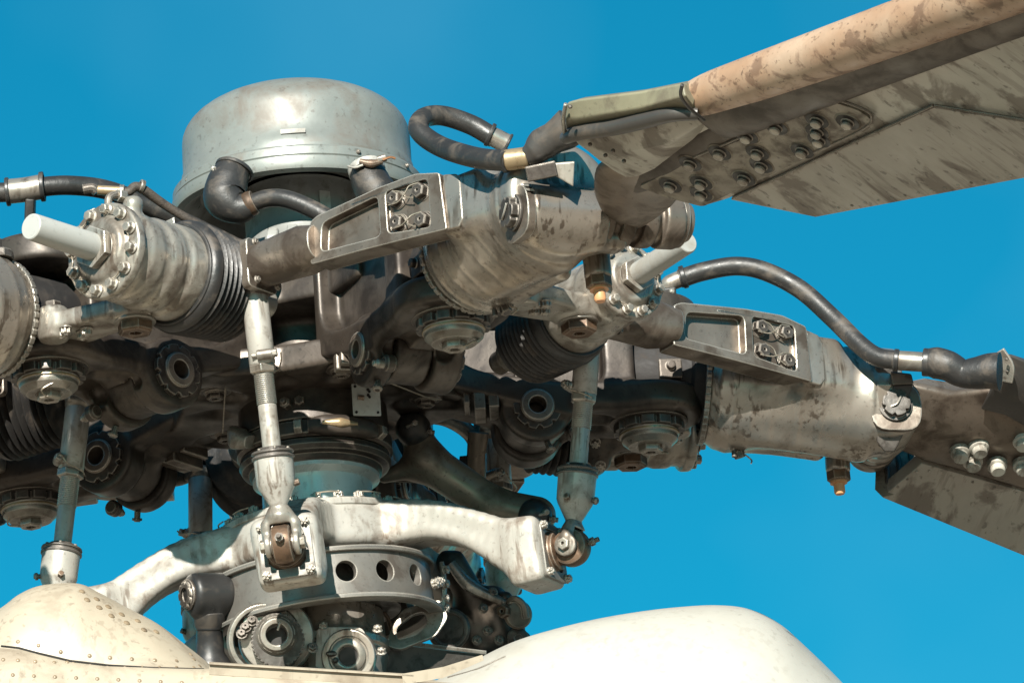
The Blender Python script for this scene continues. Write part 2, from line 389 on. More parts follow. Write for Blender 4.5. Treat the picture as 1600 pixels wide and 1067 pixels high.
# ------------------------------------------------------------------ materials
def mat(name, base, rough=.45, metal=0.0, dirt=(.06, .045, .035), amount=.35, scale=9.0, fine=70.0, bump=.25, wear=0.0, wearcol=(.7, .68, .62), tint=None, spots=.3, stretch=(1, 1, 1), bevel=2.0, contrast=.14, coat=0, mottle=.28, streak=0.0, axis=2):
    if max(base) > .1:
        base = tuple(c * .82 for c in base); tint = tuple(c * .82 for c in tint) if tint else None
    m = bpy.data.materials.new(name); m.use_nodes = True; t = m.node_tree; N = t.nodes; L = t.links; N.clear()
    out = N.new('ShaderNodeOutputMaterial'); b = N.new('ShaderNodeBsdfPrincipled'); L.new(b.outputs[0], out.inputs[0])
    tc = N.new('ShaderNodeTexCoord'); oi = N.new('ShaderNodeObjectInfo'); ad = N.new('ShaderNodeVectorMath'); ad.operation = 'MULTIPLY_ADD'
    cb = N.new('ShaderNodeCombineXYZ')
    for i in range(3): L.new(oi.outputs['Random'], cb.inputs[i])
    L.new(cb.outputs[0], ad.inputs[0]); ad.inputs[1].default_value = (13, 7, 19); L.new(tc.outputs['Object'], ad.inputs[2])
    mp = N.new('ShaderNodeMapping'); mp.inputs['Scale'].default_value = stretch; L.new(ad.outputs[0], mp.inputs[0])
    def noise(sc_, det, ro=.6, dist=0, src=None):
        n = N.new('ShaderNodeTexNoise'); n.inputs['Scale'].default_value = sc_; n.inputs['Detail'].default_value = det; n.inputs['Roughness'].default_value = ro; n.inputs['Distortion'].default_value = dist
        L.new((src or mp).outputs[0], n.inputs['Vector']); return n
    def ramp(src, a, c):
        r = N.new('ShaderNodeMapRange'); r.inputs[1].default_value = a; r.inputs[2].default_value = c; L.new(src.outputs[0], r.inputs[0]); return r
    def mix(f, a, c, ty='MIX'):
        x = N.new('ShaderNodeMix'); x.data_type = 'RGBA'; x.blend_type = ty
        if hasattr(f, 'outputs'): L.new(f.outputs[0], x.inputs[0])
        else: x.inputs[0].default_value = f
        for i, q in ((6, a), (7, c)):
            if isinstance(q, tuple): x.inputs[i].default_value = (*q, 1)
            else: L.new(q, x.inputs[i])
        return x.outputs[2]
    n1 = noise(scale * 1.2, 9, .6, .5); r1 = ramp(n1, .62 - amount * .35, .62 - amount * .35 + contrast)
    n0 = noise(scale * .45, 3, .5)
    col = mix(ramp(n0, .35, .65), base, tint or tuple(c * .72 for c in base))
    n3 = noise(scale * 4.5, 8, .7, .2); r3 = ramp(n3, .42, .74)
    a3 = N.new('ShaderNodeMath'); a3.operation = 'MULTIPLY'; L.new(r3.outputs[0], a3.inputs[0]); a3.inputs[1].default_value = mottle
    col = mix(a3, col, tuple(c * .42 + d * .12 for c, d in zip(base, dirt)))
    a1 = N.new('ShaderNodeMath'); a1.operation = 'MULTIPLY'; L.new(r1.outputs[0], a1.inputs[0]); a1.inputs[1].default_value = min(1, .35 + amount)
    col = mix(a1, col, dirt)
    n2 = noise(fine, 4, .6, .3); r2 = ramp(n2, .60, .67)
    a2 = N.new('ShaderNodeMath'); a2.operation = 'MULTIPLY'; L.new(r2.outputs[0], a2.inputs[0]); a2.inputs[1].default_value = spots
    col = mix(a2, col, tuple(c * .5 for c in dirt))
    if streak:
        m2 = N.new('ShaderNodeMapping'); sc3 = [1.0, 1.0, 1.0]; sc3[axis] = .10; m2.inputs['Scale'].default_value = sc3; L.new(ad.outputs[0], m2.inputs[0])
        n4 = noise(60, 4, .55, .2, m2); r4 = ramp(n4, .52, .60); n5 = noise(9, 3, .5); r5 = ramp(n5, .46, .58)
        a4 = N.new('ShaderNodeMath'); a4.operation = 'MULTIPLY'; L.new(r4.outputs[0], a4.inputs[0]); L.new(r5.outputs[0], a4.inputs[1])
        a5 = N.new('ShaderNodeMath'); a5.operation = 'MULTIPLY'; L.new(a4.outputs[0], a5.inputs[0]); a5.inputs[1].default_value = streak
        col = mix(a5, col, dirt)
    if wear:
        bv = N.new('ShaderNodeBevel'); bv.samples = 4; bv.inputs[0].default_value = bevel * 1.6 * S
        ge = N.new('ShaderNodeNewGeometry'); dt = N.new('ShaderNodeVectorMath'); dt.operation = 'DOT_PRODUCT'
        L.new(bv.outputs[0], dt.inputs[0]); L.new(ge.outputs['Normal'], dt.inputs[1])
        rw = N.new('ShaderNodeMapRange'); rw.inputs[1].default_value = .985; rw.inputs[2].default_value = .88; rw.inputs[3].default_value = 0; rw.inputs[4].default_value = wear
        L.new(dt.outputs['Value'], rw.inputs[0]); col = mix(rw, col, wearcol)
    L.new(col, b.inputs['Base Color'])
    b.inputs['Metallic'].default_value = metal
    rr = N.new('ShaderNodeMapRange'); rr.inputs[3].default_value = max(.08, rough - .12); rr.inputs[4].default_value = min(1, rough + .22); L.new(n1.outputs[0], rr.inputs[0]); rr.inputs[1].default_value = .3; rr.inputs[2].default_value = .7
    L.new(rr.outputs[0], b.inputs['Roughness'])
    if coat: b.inputs['Coat Weight'].default_value = coat; b.inputs['Coat Roughness'].default_value = .2
    bp = N.new('ShaderNodeBump'); bp.inputs['Strength'].default_value = bump; bp.inputs['Distance'].default_value = .0012
    sm = N.new('ShaderNodeMath'); L.new(n3.outputs[0], sm.inputs[0]); L.new(n2.outputs[0], sm.inputs[1]); L.new(sm.outputs[0], bp.inputs['Height'])
    if wear:
        L.new(bv.outputs[0], bp.inputs['Normal'])
    L.new(bp.outputs[0], b.inputs['Normal']); return m
M = {}
M['dome'] = mat('dome_paint', (.24, .255, .235), .38, .2, (.12, .095, .075), .32, 6, 60, .1, tint=(.20, .215, .20), spots=.4, mottle=.22)
M['neck'] = mat('neck_paint', (.37, .38, .36), .36, .2, (.10, .08, .06), .3, 9, 60, .1, mottle=.2)
M['mast'] = mat('mast_enamel', (.60, .66, .64), .28, .15, (.22, .2, .17), .2, 8, 60, .06, mottle=.1)
M['pale'] = mat('pale_grey_paint', (.50, .475, .425), .36, .25, (.10, .066, .042), .30, 11, 90, .14, tint=(.39, .365, .32), wear=.35, wearcol=(.66, .62, .55), spots=.32, mottle=.16, streak=.7)
M['alloy'] = mat('pale_alloy', (.44, .41, .355), .32, .5, (.08, .055, .038), .38, 9, 80, .16, tint=(.36, .33, .28), wear=.6, wearcol=(.75, .71, .64), spots=.38, mottle=.26, streak=.6)
M['sleeve'] = mat('worn_sleeve_metal', (.50, .455, .395), .29, .7, (.085, .062, .044), .24, 6, 80, .16, tint=(.30, .25, .20), wear=.5, wearcol=(.8, .76, .68), spots=.35, mottle=.2, streak=.8)
M['horn'] = mat('worn_horn_metal', (.30, .255, .21), .36, .6, (.055, .038, .027), .42, 9, 90, .2, tint=(.17, .135, .105), wear=1.0, wearcol=(.62, .59, .52), spots=.4, mottle=.3)
M['hub'] = mat('dark_forged_metal', (.088, .072, .058), .38, .42, (.013, .009, .007), .42, 7, 80, .2, tint=(.042, .033, .026), wear=.9, wearcol=(.42, .37, .31), spots=.45, mottle=.3)
M['steel'] = mat('bare_steel', (.34, .315, .27), .32, .6, (.09, .065, .048), .34, 14, 120, .14, tint=(.22, .20, .17), wear=.6, wearcol=(.66, .62, .55), mottle=.3)
M['ring'] = mat('ring_steel', (.24, .225, .20), .40, .35, (.06, .045, .035), .34, 10, 120, .12, tint=(.15, .14, .125), wear=.7, wearcol=(.6, .57, .5), mottle=.25)
M['dark'] = mat('dark_steel', (.10, .09, .08), .40, .5, (.025, .02, .015), .4, 20, 110, .25, wear=.7, wearcol=(.36, .32, .28))
M['black'] = mat('black_enamel', (.026, .026, .026), .36, .1, (.08, .065, .05), .25, 14, 90, .2, spots=.3, wear=.3, wearcol=(.15, .135, .12), mottle=.3)
M['rubber'] = mat('black_rubber', (.024, .023, .022), .42, 0, (.10, .08, .062), .30, 14, 120, .5, spots=.35, mottle=.6)
M['braid'] = mat('braided_hose_cover', (.075, .058, .045), .6, 0, (.02, .016, .013), .4, 40, 220, .9, spots=.5)
M['bolt'] = mat('bolt_steel', (.40, .36, .30), .34, .55, (.07, .05, .036), .35, 30, 150, .15, wear=.6, wearcol=(.7, .65, .57), mottle=.3)
M['boltdark'] = mat('blackened_bolt', (.095, .08, .068), .4, .5, (.03, .022, .017), .4, 30, 150, .2, wear=.8, wearcol=(.44, .39, .33), mottle=.3)
M['brass'] = mat('brass_fitting', (.62, .30, .14), .35, .7, (.15, .08, .05), .3, 20, 100, .1)
M['orange'] = mat('amber_cap', (.85, .42, .19), .35, 0, (.4, .2, .1), .2, 20, 100, .1, mottle=.1)
M['skin'] = mat('blade_skin', (.60, .575, .50), .46, .05, (.09, .066, .048), .30, 7, 50, .14, tint=(.43, .41, .35), spots=.6, stretch=(1, .55, 1), contrast=.06, mottle=.22, streak=.35, axis=1)
M['pocket'] = mat('blade_pocket_skin', (.47, .435, .375), .5, .0, (.08, .056, .042), .30, 7, 50, .14, tint=(.36, .33, .28), spots=.55, stretch=(1, .5, 1), contrast=.06, mottle=.22, streak=.35, axis=1)
M['lestrip'] = mat('leading_edge_strip', (.52, .37, .26), .42, .05, (.11, .06, .038), .28, 16, 80, .25, tint=(.40, .25, .155), spots=.6, contrast=.08, mottle=.22)
M['boot'] = mat('dark_blade_boot', (.055, .05, .045), .38, .1, (.13, .10, .075), .3, 7, 60, .25, spots=.25, mottle=.3)
M['olive'] = mat('olive_fairing', (.27, .25, .165), .42, .1, (.08, .06, .045), .32, 8, 60, .15, tint=(.21, .19, .135), mottle=.2)
M['cream'] = mat('cream_cowl_paint', (.42, .36, .275), .45, 0, (.15, .11, .075), .34, 4, 45, .1, tint=(.41, .35, .265), spots=.35, contrast=.14, mottle=.12, streak=.3)
M['white'] = mat('white_cowl_paint', (.45, .44, .40), .45, 0, (.22, .19, .15), .26, 2.6, 40, .1, tint=(.39, .37, .32), spots=.2, contrast=.24, mottle=.1, streak=.2)
M['wire'] = mat('lock_wire', (.5, .43, .34), .4, .6, (.1, .08, .06), .3, 60, 200, 0)
M['scissor'] = mat('bronze_grey_link', (.38, .315, .245), .38, .35, (.06, .042, .028), .38, 7, 80, .2, tint=(.17, .13, .092), wear=.6, wearcol=(.56, .5, .42), spots=.4, mottle=.3)
M['rust'] = mat('rusty_eye', (.21, .13, .082), .44, .5, (.045, .03, .02), .42, 18, 90, .25, wear=.6, wearcol=(.52, .46, .38), mottle=.3)
M['plate'] = mat('white_tag', (.60, .62, .58), .4, .1, (.3, .28, .24), .25, 25, 90, .1, mottle=.1)
M['gold'] = mat('gold_ring', (.60, .45, .27), .32, .65, (.2, .14, .08), .25, 30, 100, .1, mottle=.2)
M['hole'] = mat('hole_black', (.012, .010, .009), .5, 0, (.02, .016, .012), .3, 30, 90, .2)  # near-black standing in for the darkness inside cups and bores; also seams, marks
M['rivet'] = mat('rivet_paint', (.30, .225, .145), .4, .1, (.1, .07, .05), .3, 60, 200, 0, mottle=.1)
M['sand'] = mat('sandy_ground', (.33, .265, .20), .9, 0, (.27, .2, .14), .4, .2, 3, .3, mottle=.2)
M['matte'] = mat('matte_black', (.016, .014, .013), .7, 0, (.045, .035, .028), .3, 16, 90, .3, spots=.2)
M['spar'] = mat('dark_spar_paint', (.085, .064, .046), .48, 0, (.03, .022, .016), .4, 9, 80, .2, tint=(.05, .038, .028), spots=.4, mottle=.3)
M['bplate'] = mat('dirty_bolt_plate', (.30, .265, .205), .46, .1, (.06, .042, .03), .45, 14, 60, .2, tint=(.2, .17, .13), spots=.6, mottle=.4)
M['plastic'] = mat('pale_rod_sleeve', (.42, .42, .39), .42, 0, (.2, .17, .13), .25, 8, 60, .06, tint=(.36, .36, .33), spots=.15, mottle=.08)
# ------------------------------------------------------------------ small shared pieces (z outward)
def hexbolt(r=6, h=6, washer=True, hole=.25):
    m = MB()
    if washer: m.lathe((0, 0, 0), (0, 0, 1), [(0, 0), (0, r * 1.35), (1.2, r * 1.35), (1.2, 0)], 14)
    m.nut((0, 0, 0), (0, 0, 1), r, 1.0, 1 + h, 6, hole=r * hole); return m
BOLT = protomesh('bolt', hexbolt(6, 6), M['bolt'])
BOLTD = protomesh('dark_bolt', hexbolt(6, 6), M['boltdark'])
CASTLE = protomesh('castle_nut', MB().lathe((0, 0, 0), (0, 0, 1), [(0, 0), (0, 8), (1.5, 8), (1.5, 0)], 14).gear((0, 0, 1), (0, 0, 1), 3, 6.5, 0, 7, 6, .65).cyl((0, 0, 5), (0, 0, 10), 2.6, 10), M['bolt'])
RIVET = protomesh('rivet', MB().lathe((0, 0, 0), (0, 0, 1), [(-.5, 2.6), (.5, 2.5), (1.1, 1.7), (1.4, 0)], 10), M['rivet'])
RIVETG = protomesh('grey_rivet', MB().lathe((0, 0, 0), (0, 0, 1), [(-.5, 2.6), (.5, 2.5), (1.1, 1.7), (1.4, 0)], 10), M['pocket'])
def circ(cx, cy, r, n=16, a0=0): return [(cx + r * math.cos(a0 + 2 * pi * i / n), cy + r * math.sin(a0 + 2 * pi * i / n)) for i in range(n)]
def rrect(x0, y0, x1, y1, r, n=4):
    o = []
    for cx, cy, a in ((x1 - r, y1 - r, 0), (x0 + r, y1 - r, pi / 2), (x0 + r, y0 + r, pi), (x1 - r, y0 + r, 3 * pi / 2)):
        o += [(cx + r * math.cos(a + pi / 2 * i / n), cy + r * math.sin(a + pi / 2 * i / n)) for i in range(n + 1)]
    return o
def rquad(pts, r, n=4):
    """a polygon with rounded corners"""
    o = []; N = len(pts)
    for i in range(N):
        p = V3(*pts[i]); a = V3(*pts[i - 1]) - p; b = V3(*pts[(i + 1) % N]) - p
        q0 = p + unit(a) * r; q1 = p + unit(b) * r
        for t in np.linspace(0, 1, n + 1): o.append(tuple(q0 * (1 - t) ** 2 + 2 * p * t * (1 - t) + q1 * t * t))
    return o
def wire(path, r=1.0, seg=5): return MB().tube(path, r, seg, 6)

# ------------------------------------------------------------------ hub and mast
hubt = thing('rotor_hub', 'dark brown forged rotor hub star at the centre of the head', 'rotor hub', MF, (0, 0, 0))
sd = Sdf((-400, -400, -60), (400, 400, 225), 4.0)
def star(Rt, wt, Rv, ph0=PHI):
    o = []
    for ph in ph0:
        for r, t in ((Rt * .72, -wt * 1.15), (Rt, -wt), (Rt, wt), (Rt * .72, wt * 1.15)):
            o.append((r * math.cos(ph) - t * math.sin(ph), r * math.sin(ph) + t * math.cos(ph)))
        o.append((Rv * math.cos(ph + pi / 5), Rv * math.sin(ph + pi / 5)))
    return o
sd.prism(2, star(318, 46, 205), 34, 78, k=10, rd=5)
sd.prism(2, star(300, 46, 190), 150, 196, k=10, rd=5)
sd.cyl((0, 0, -30), (0, 0, 215), 108, k=14, rd=4)
for ph in PHI:
    c, s_ = math.cos(ph), math.sin(ph); L = lambda r, t, h: (r * c - t * s_, r * s_ + t * c, h)
    sd.cap(L(150, 0, 110), L(345, 0, 22), 40, 34, k=16)
    sd.cyl(L(345, -29, 15), L(345, 30, 15), 50, k=10, rd=3)
    a = ph + R_(-8.6)
    sd.cap((150 * math.cos(a), 150 * math.sin(a), 26), (205 * math.cos(a), 205 * math.sin(a), 26), 24, 30, mode='-', k=7)
    a = ph + R_(33)
    sd.cap((150 * math.cos(a), 150 * math.sin(a), 22), (188 * math.cos(a), 188 * math.sin(a), 22), 26, 14, mode='-', k=7)
add(hubt, 'star_casting', sd.mesh(2), M['hub'], ang=180)
for k, ph in enumerate(PHI):
    a = ph + R_(-8.6); ca, sa = math.cos(a), math.sin(a)
    p = V3(178 * ca, 178 * sa, 42)
    nb = MB().lathe(p, (0, 0, -1), [(-10, 26), (0, 26), (2, 24), (2, 17), (4, 17), (4, 0)], 28).nut(p, (0, 0, -1), 14, 4, 13, 6, hole=7)
    add(hubt, 'hub_nut', nb, M['boltdark'])
    # droop stop block
    a = ph + R_(-7.9); e = V3(math.cos(a), math.sin(a), 0); t_ = V3(-e[1], e[0], 0)
    q = V3(262 * e[0], 262 * e[1], 22); Rb = np.array([e, t_, V3(0, 0, 1)]).T
    bb = MB().box(q, (9, 36, 14), Rb).box(q + e * 22 + V3(0, 0, 3), (8, 34, 14), Rb).box(q - e * 20 + V3(0, 0, 8), (5, 30, 9), Rb)
    add(hubt, 'droop_stop', bb, M['horn'], bev=2)
# lock wires between hub nuts
def wirebetween(a, b, sag=0): return wire([a, (V3(*a) + V3(*b)) / 2 + V3(0, 0, sag), b], 1.1)
def under(sx, sy, h): return hitplane(MF, sx, sy, (0, 0, h), (0, 0, 1))
add(hubt, 'lock_wire', wire([under(528, 574, 28), under(600, 595, 22), under(668, 621, 22), under(690, 624, 26)], 1.2), M['wire'])
add(hubt, 'lock_wire', wire([under(352, 606, 24), under(350, 640, 22), under(348, 676, 24)], 1.2), M['wire'])
# tag plate
g = V3(*hitplane(MF, 572, 625, (0, -112, 0), (0, 1, 0)))
ua = unit(V3(1, .25, 0)); 
add(hubt, 'tag_plate', MB().prism(rrect(-22, -26, 22, 26, 2), g, ua, V3(0, 0, 1), V3(ua[1], -ua[0], 0), 0, 2.5), M['plate'], label='small pale tag plate with punched marks')
for dx, dz, rr in ((-17, 21, 2.2), (3, 16, 2.4), (5, 13, 2.2), (3, 7, 2.4), (5, 4, 2.2), (17, -21, 2), (-17, -21, 2.2)):
    inst(hubt, 'tag_mark', protomesh('tag_mark', MB().cyl((0, 0, -.5), (0, 0, .8), 1, 10), M['hole']), g + ua * dx + V3(0, 0, dz) + V3(ua[1], -ua[0], 0) * 2.5, (ua[1], -ua[0], 0), rr)
add(hubt, 'tag_stud', MB().tube([g + ua * -14 + V3(0, 0, 3) + V3(ua[1], -ua[0], 0) * 4, g + ua * -4 + V3(0, 0, 2) + V3(ua[1], -ua[0], 0) * 4], 4, 10), M['rust'])

# mast below the hub
mastt = thing('rotor_mast', 'pale blue mast tube between the hub and the bolted swashplate ring', 'mast', MF, (0, 0, -170))
add(mastt, 'barrel', MB().lathe((0, 0, 0), (0, 0, 1), [(40, 90), (38, 116), (-14, 118), (-18, 112), (-18, 80)], 72), M['hub'])
cl = MB().lathe((0, 0, 0), (0, 0, 1), [(-16, 90), (-16, 116), (-20, 122), (-40, 122), (-44, 117), (-44, 90)], 80)
add(mastt, 'clamp_band', cl, M['hub'], label='dark clamp band round the mast')
add(mastt, 'seal_ring', MB().lathe((0, 0, 0), (0, 0, 1), [(-42, 90), (-42, 108), (-47, 117), (-56, 119), (-64, 115), (-67, 108), (-67, 104), (-73, 103), (-78, 99), (-79, 90), (-79, 84)], 80), M['hub'])
add(mastt, 'tube', MB().lathe((0, 0, 0), (0, 0, 1), [(-70, 60), (-72, 96), (-76, 99), (-84, 99), (-88, 92), (-92, 87), (-100, 85.5), (-180, 85.5), (-182, 60)], 80), M['mast'])
# clamp barrel with its bronze bolt, front right
pc = lambda az, r, h: V3(r * math.cos(R_(az)), r * math.sin(R_(az)), h)
e = MB().tube([pc(a, 123, -30) for a in (-92, -82, -70, -58, -46, -38)], [(11, 6), (15, 13), (16, 14), (16, 14), (15, 13), (12, 9)], 18, 5, prof=3)
add(mastt, 'clamp_barrel', e, M['hub'])
add(mastt, 'clamp_bolt', MB().tube([pc(a, 136, -30) for a in (-82, -70, -58)], [3, 8, 3], 12, 6), M['gold'], label='bronze bolt seen through the slot of the clamp')
for a in (-96, -36): add(mastt, 'clamp_nut', MB().nut(pc(a, 126, -30), unit(pc(a + 90 * (1 if a > -60 else -1), 1, 0)), 12, 0, 12, 6), M['bolt'])
add(mastt, 'clamp_lug', MB().tube([pc(-165, 128, -6), pc(-150, 132, -25), pc(-138, 128, -38)], [(14, 10), (17, 16), (10, 12)], 18, 6, prof=3.4), M['alloy'])
add(mastt, 'barrel_bolt', MB().nut(pc(-107, 117, 10), pc(-107, 1, 0), 9, 0, 14, 6).cyl(pc(-107, 118, 10), pc(-107, 140, 10), 4), M['boltdark'])
add(mastt, 'barrel_bolt', MB().nut(pc(-97, 117, 12), pc(-97, 1, 0), 8, 0, 10, 6), M['boltdark'])

# ------------------------------------------------------------------ cap on top of the hub
capt = thing('hub_cap', 'round grey green hub cap with a domed top and flanged rim', 'hub cap', MF, (0, 0, 350))
dp = [(404, 184), (412, 184), (414, 178), (430, 177), (433, 174.5), (460, 174.5), (487, 174)]
for a in np.linspace(0, pi / 2, 14)[1:]: dp.append((487 + 80 * math.sin(a), 174 * (max(0, math.cos(a)) ** .92 if a < pi / 2 - .01 else 0)))
K_ = lambda pr: [(h, r * 1.04) for h, r in pr]
add(capt, 'dome', MB().lathe((-3, 0, 0), (0, 0, 1), K_(dp), 120), M['dome'], ang=60)
add(capt, 'rim', MB().lathe((-3, 0, 0), (0, 0, 1), K_([(406, 170), (406, 189), (402, 192), (390, 192), (388, 190), (386, 194), (372, 194.5), (366, 192), (362, 184), (372, 168), (396, 150), (398, 96)]), 120), M['dome'])
add(capt, 'neck', MB().lathe((0, 0, 0), (0, 0, 1), [(395, 70), (395, 96), (388, 92), (330, 90), (310, 92), (296, 100), (292, 116), (280, 118), (276, 112), (215, 108), (210, 90)], 80), M['neck'])
# a lip catch on the dome seam
pcp = lambda az, r, h: V3(r * math.cos(R_(az)), r * math.sin(R_(az)), h)
add(capt, 'seam_clip', MB().tube([pcp(a, 184, 433) for a in (-96, -90, -84)], [(4, 3)] * 3, 8, 4, prof=6), M['dome'])
for az in (-150, -120, -60, -30):
    inst(capt, 'rim_bolt', BOLTD, pcp(az, 199, 396), pcp(az, 1, 0), .5)
for az in (-112, -96, -78, -64):
    add(capt, 'neck_lug', MB().tube([pcp(az, 112, 300), pcp(az, 118, 284), pcp(az, 118, 272)], [(9, 8), (10, 9), (9, 8)], 12, 4, prof=4), M['neck'])
    inst(capt, 'neck_bolt', BOLT, pcp(az, 118, 272), (0, 0, -1), .8)
add(capt, 'name_strip', MB().prism(rrect(-9, -24, 9, 24, 1), pcp(-64, 91.5, 345), unit(pcp(26, 1, 0)), V3(0, 0, 1), pcp(-64, 1, 0), 0, 2), M['plate'], label='narrow grey identification strip')

# ------------------------------------------------------------------ five links between the hub and the blades
def make_link(k, label):
    T = thing('hinge_link', label, 'hinge link', ARM[k], (345, 0, 0), 'forged hinge links round the hub')
    sd = Sdf((150, -112, -52), (640, 112, 222), 3.0)
    side = [(190, 50), (190, 205), (300, 200), (560, 196), (560, 4), (420, 4), (395, -8), (300, 20)]
    sd.prism(1, side, -74, 74, k=6, rd=6)
    for h0, h1 in ((6, 50), (150, 196)):
        sd.cyl((530, 0, h0), (530, 0, h1), 88, k=8, rd=9)
        sd.box((470, 0, (h0 + h1) / 2), (70, 80, (h1 - h0) / 2), k=8, rd=9)
    # windows from both sides
    w1 = rquad([(212, 215), (455, 145), (455, 48), (380, 50), (250, 72), (212, 100)], 26, 5)
    sd.prism(1, w1, -130, -38, '-', k=5, rd=8); sd.prism(1, w1, 38, 130, '-', k=5, rd=8)
    w2 = [(503, 148), (660, 148), (660, 52), (503, 52)]
    sd.prism(1, w2, -130, 130, '-', k=8, rd=8)
    # lugs on the flapping pin
    for a, b in ((-66, -32), (32, 78)): sd.cyl((345, a, 12), (345, b, 12), 56, k=9, rd=5)
    sd.box((330, 0, 0), (72, 31, 66), mode='-', k=6, rd=14)
    sd.cap((400, -40, 0), (452, -20, -4), 17, 21, mode='-', k=6)
    sd.cap((400, 46, 0), (450, 26, -4), 15, 19, mode='-', k=6)
    sd.cyl((345, -80, 12), (345, 90, 12), 20, '-', k=2)
    add(T, 'body', sd.mesh(2), M['hub'], ang=180)
    # flapping pin
    add(T, 'pin_ring', MB().ring((345, 0, 12), (0, 1, 0), 14, 27, -78, -50, 32, 2.5), M['horn'])
    add(T, 'pin_nut', MB().gear((345, 0, 12), (0, 1, 0), 30, 38, -72, -60, 10, .7, 20), M['boltdark'])
    add(T, 'pin_bore', MB().lathe((345, 0, 12), (0, 1, 0), [(-76, 14.5), (60, 14.5), (60, 0)], 24), M['dark'])
    add(T, 'pin_ring', MB().ring((345, 0, 12), (0, 1, 0), 15, 28, 60, 92, 32, 2.5), M['horn'])
    add(T, 'pin_nut', MB().gear((345, 0, 12), (0, 1, 0), 34, 42, 78, 86, 10, .7, 20), M['boltdark'])
    # fork inside the lugs
    add(T, 'fork', MB().tube([(372, -10, 60), (352, -10, 40), (340, -10, 12), (352, -10, -6)], [(5, 9)] * 4, 10, 5, prof=4), M['rust'])
    add(T, 'fork_bolt', MB().nut((330, 0, -2), (.3, -.4, -1), 7, 0, 10, 6, hole=2), M['boltdark'])
    # vertical hinge nut with its cap
    n = MB()
    n.lathe((530, 0, 0), (0, 0, -1), [(-8, 62), (-2, 62), (0, 58), (0, 40)], 44)
    add(T, 'hinge_seat', n, M['hub'])
    n = MB().gear((530, 0, 0), (0, 0, -1), 46, 56, -2, 13, 12, .72, 30)
    add(T, 'hinge_nut', n, M['dark'])
    n = MB().lathe((530, 0, 0), (0, 0, -1), [(6, 46), (14, 46), (15, 44), (16, 46.5), (19, 46.5), (20, 44), (22, 45), (27, 44), (36, 34), (36, 22), (34, 20), (34, 0)], 48)
    add(T, 'hinge_cap', n, M['steel'])
    n = MB().nut((530, 0, 0), (0, 0, -1), 19, 33, 46, 6, hole=9)
    add(T, 'cap_plug', n, M['bolt'])
    add(T, 'gold_band', MB().ring((530, 0, 0), (0, 0, -1), 40, 47.4, 15.8, 18.6, 48, .4), M['gold'])
    add(T, 'locking_bar', MB().tube([(548, 34, -30), (560, 20, -40), (542, 8, -44)], 1.5, 6), M['wire'])
    add(T, 'side_bolt', MB().cyl((404, -58, -30), (404, -72, -30), 7, 16, 2).nut((404, -72, -30), (0, -1, 0), 5, 0, 5, 6, hole=2), M['bolt'])
    add(T, 'side_bolt_lug', MB().cyl((404, -40, -28), (404, -60, -28), 13, 20, 4), M['hub'])
    add(T, 'grease_nipple', MB().cyl((360, -50, -42), (364, -54, -58), 5, 10).cyl((363, -53, -52), (364, -54, -56), 8, 10), M['boltdark'])
    # sleeve stub between the plates
    st = MB().lathe((500, 0, 84), (1, 0, -.06), [(0, 0), (0, 52), (20, 62), (95, 64), (100, 70), (118, 72), (118, 0)], 48)
    add(T, 'stub', st, M['matte'])  # coloured near-black to stand for the shaded gap beside the collar
    st = MB().box((560, -62, 70), (18, 8, 16)).cyl((560, -66, 74), (560, -80, 74), 7)
    add(T, 'stub_boss', st, M['hub'], bev=2)
    return T
LN = ['forged hinge link with lit window and hub cap nut, under the nearest blade sleeve',
      'forged hinge link reaching right from the hub to the second blade sleeve',
      'forged hinge link pointing away at the back of the hub, mostly hidden',
      'forged hinge link at lower left, its round cap nut hanging below the hub edge',
      'forged hinge link reaching left front towards the bare sleeve at the photo edge']
L0 = make_link(0, LN[0])
LINKS = [L0] + [copytree(L0, ARM[k], (345, 0, 0), LN[k]) for k in range(1, 5)]

# damper brackets, one beside each link
def make_bracket(label):
    T = thing('damper_bracket', label, 'bracket', ARM[0], (531, 205, 30), 'damper brackets beside the hinge links')
    sd = Sdf((480, 50, -6), (620, 262, 78), 2.6)
    sd.cyl((531, 208, 18), (531, 208, 52), 34, k=8, rd=6)
    sd.prism(2, [(520, 60), (610, 60), (604, 110), (566, 205), (505, 215), (508, 150)], 22, 50, k=14, rd=6)
    sd.cyl((590, 90, 10), (590, 90, 62), 22, k=12, rd=4)
    add(T, 'arm', sd.mesh(2), M['alloy'], ang=180)
    add(T, 'collar', MB().lathe((531, 208, 18), (0, 0, -1), [(-2, 31), (3, 31), (4, 29), (4, 0)], 36), M['steel'])
    add(T, 'nut', MB().nut((531, 208, 14), (0, 0, -1), 27, 0, 16, 6, hole=10), M['rust'])
    for q in ((560, 120), (590, 108)):
        for d in (0, 16): inst(T, 'bracket_bolt', CASTLE, (q[0] + d * .3, q[1] + d, 21), (0, 0, -1), 1.25)
    add(T, 'top_bolt', MB().nut((590, 90, 60), (0, 0, 1), 13, 0, 12, 6), M['boltdark'])
    return T
BN = ['pale damper bracket with rusty hexagon nut, right of centre above the right pitch link',
      'damper bracket behind the right hinge link', 'damper bracket at the back of the hub',
      'damper bracket of the lower left hinge link', 'pale damper bracket with rusty hexagon nut at left, below the bolted damper']
B0 = make_bracket(BN[0])
for k in range(1, 5): copytree(B0, ARM[k], (531, 205, 30), BN[k])
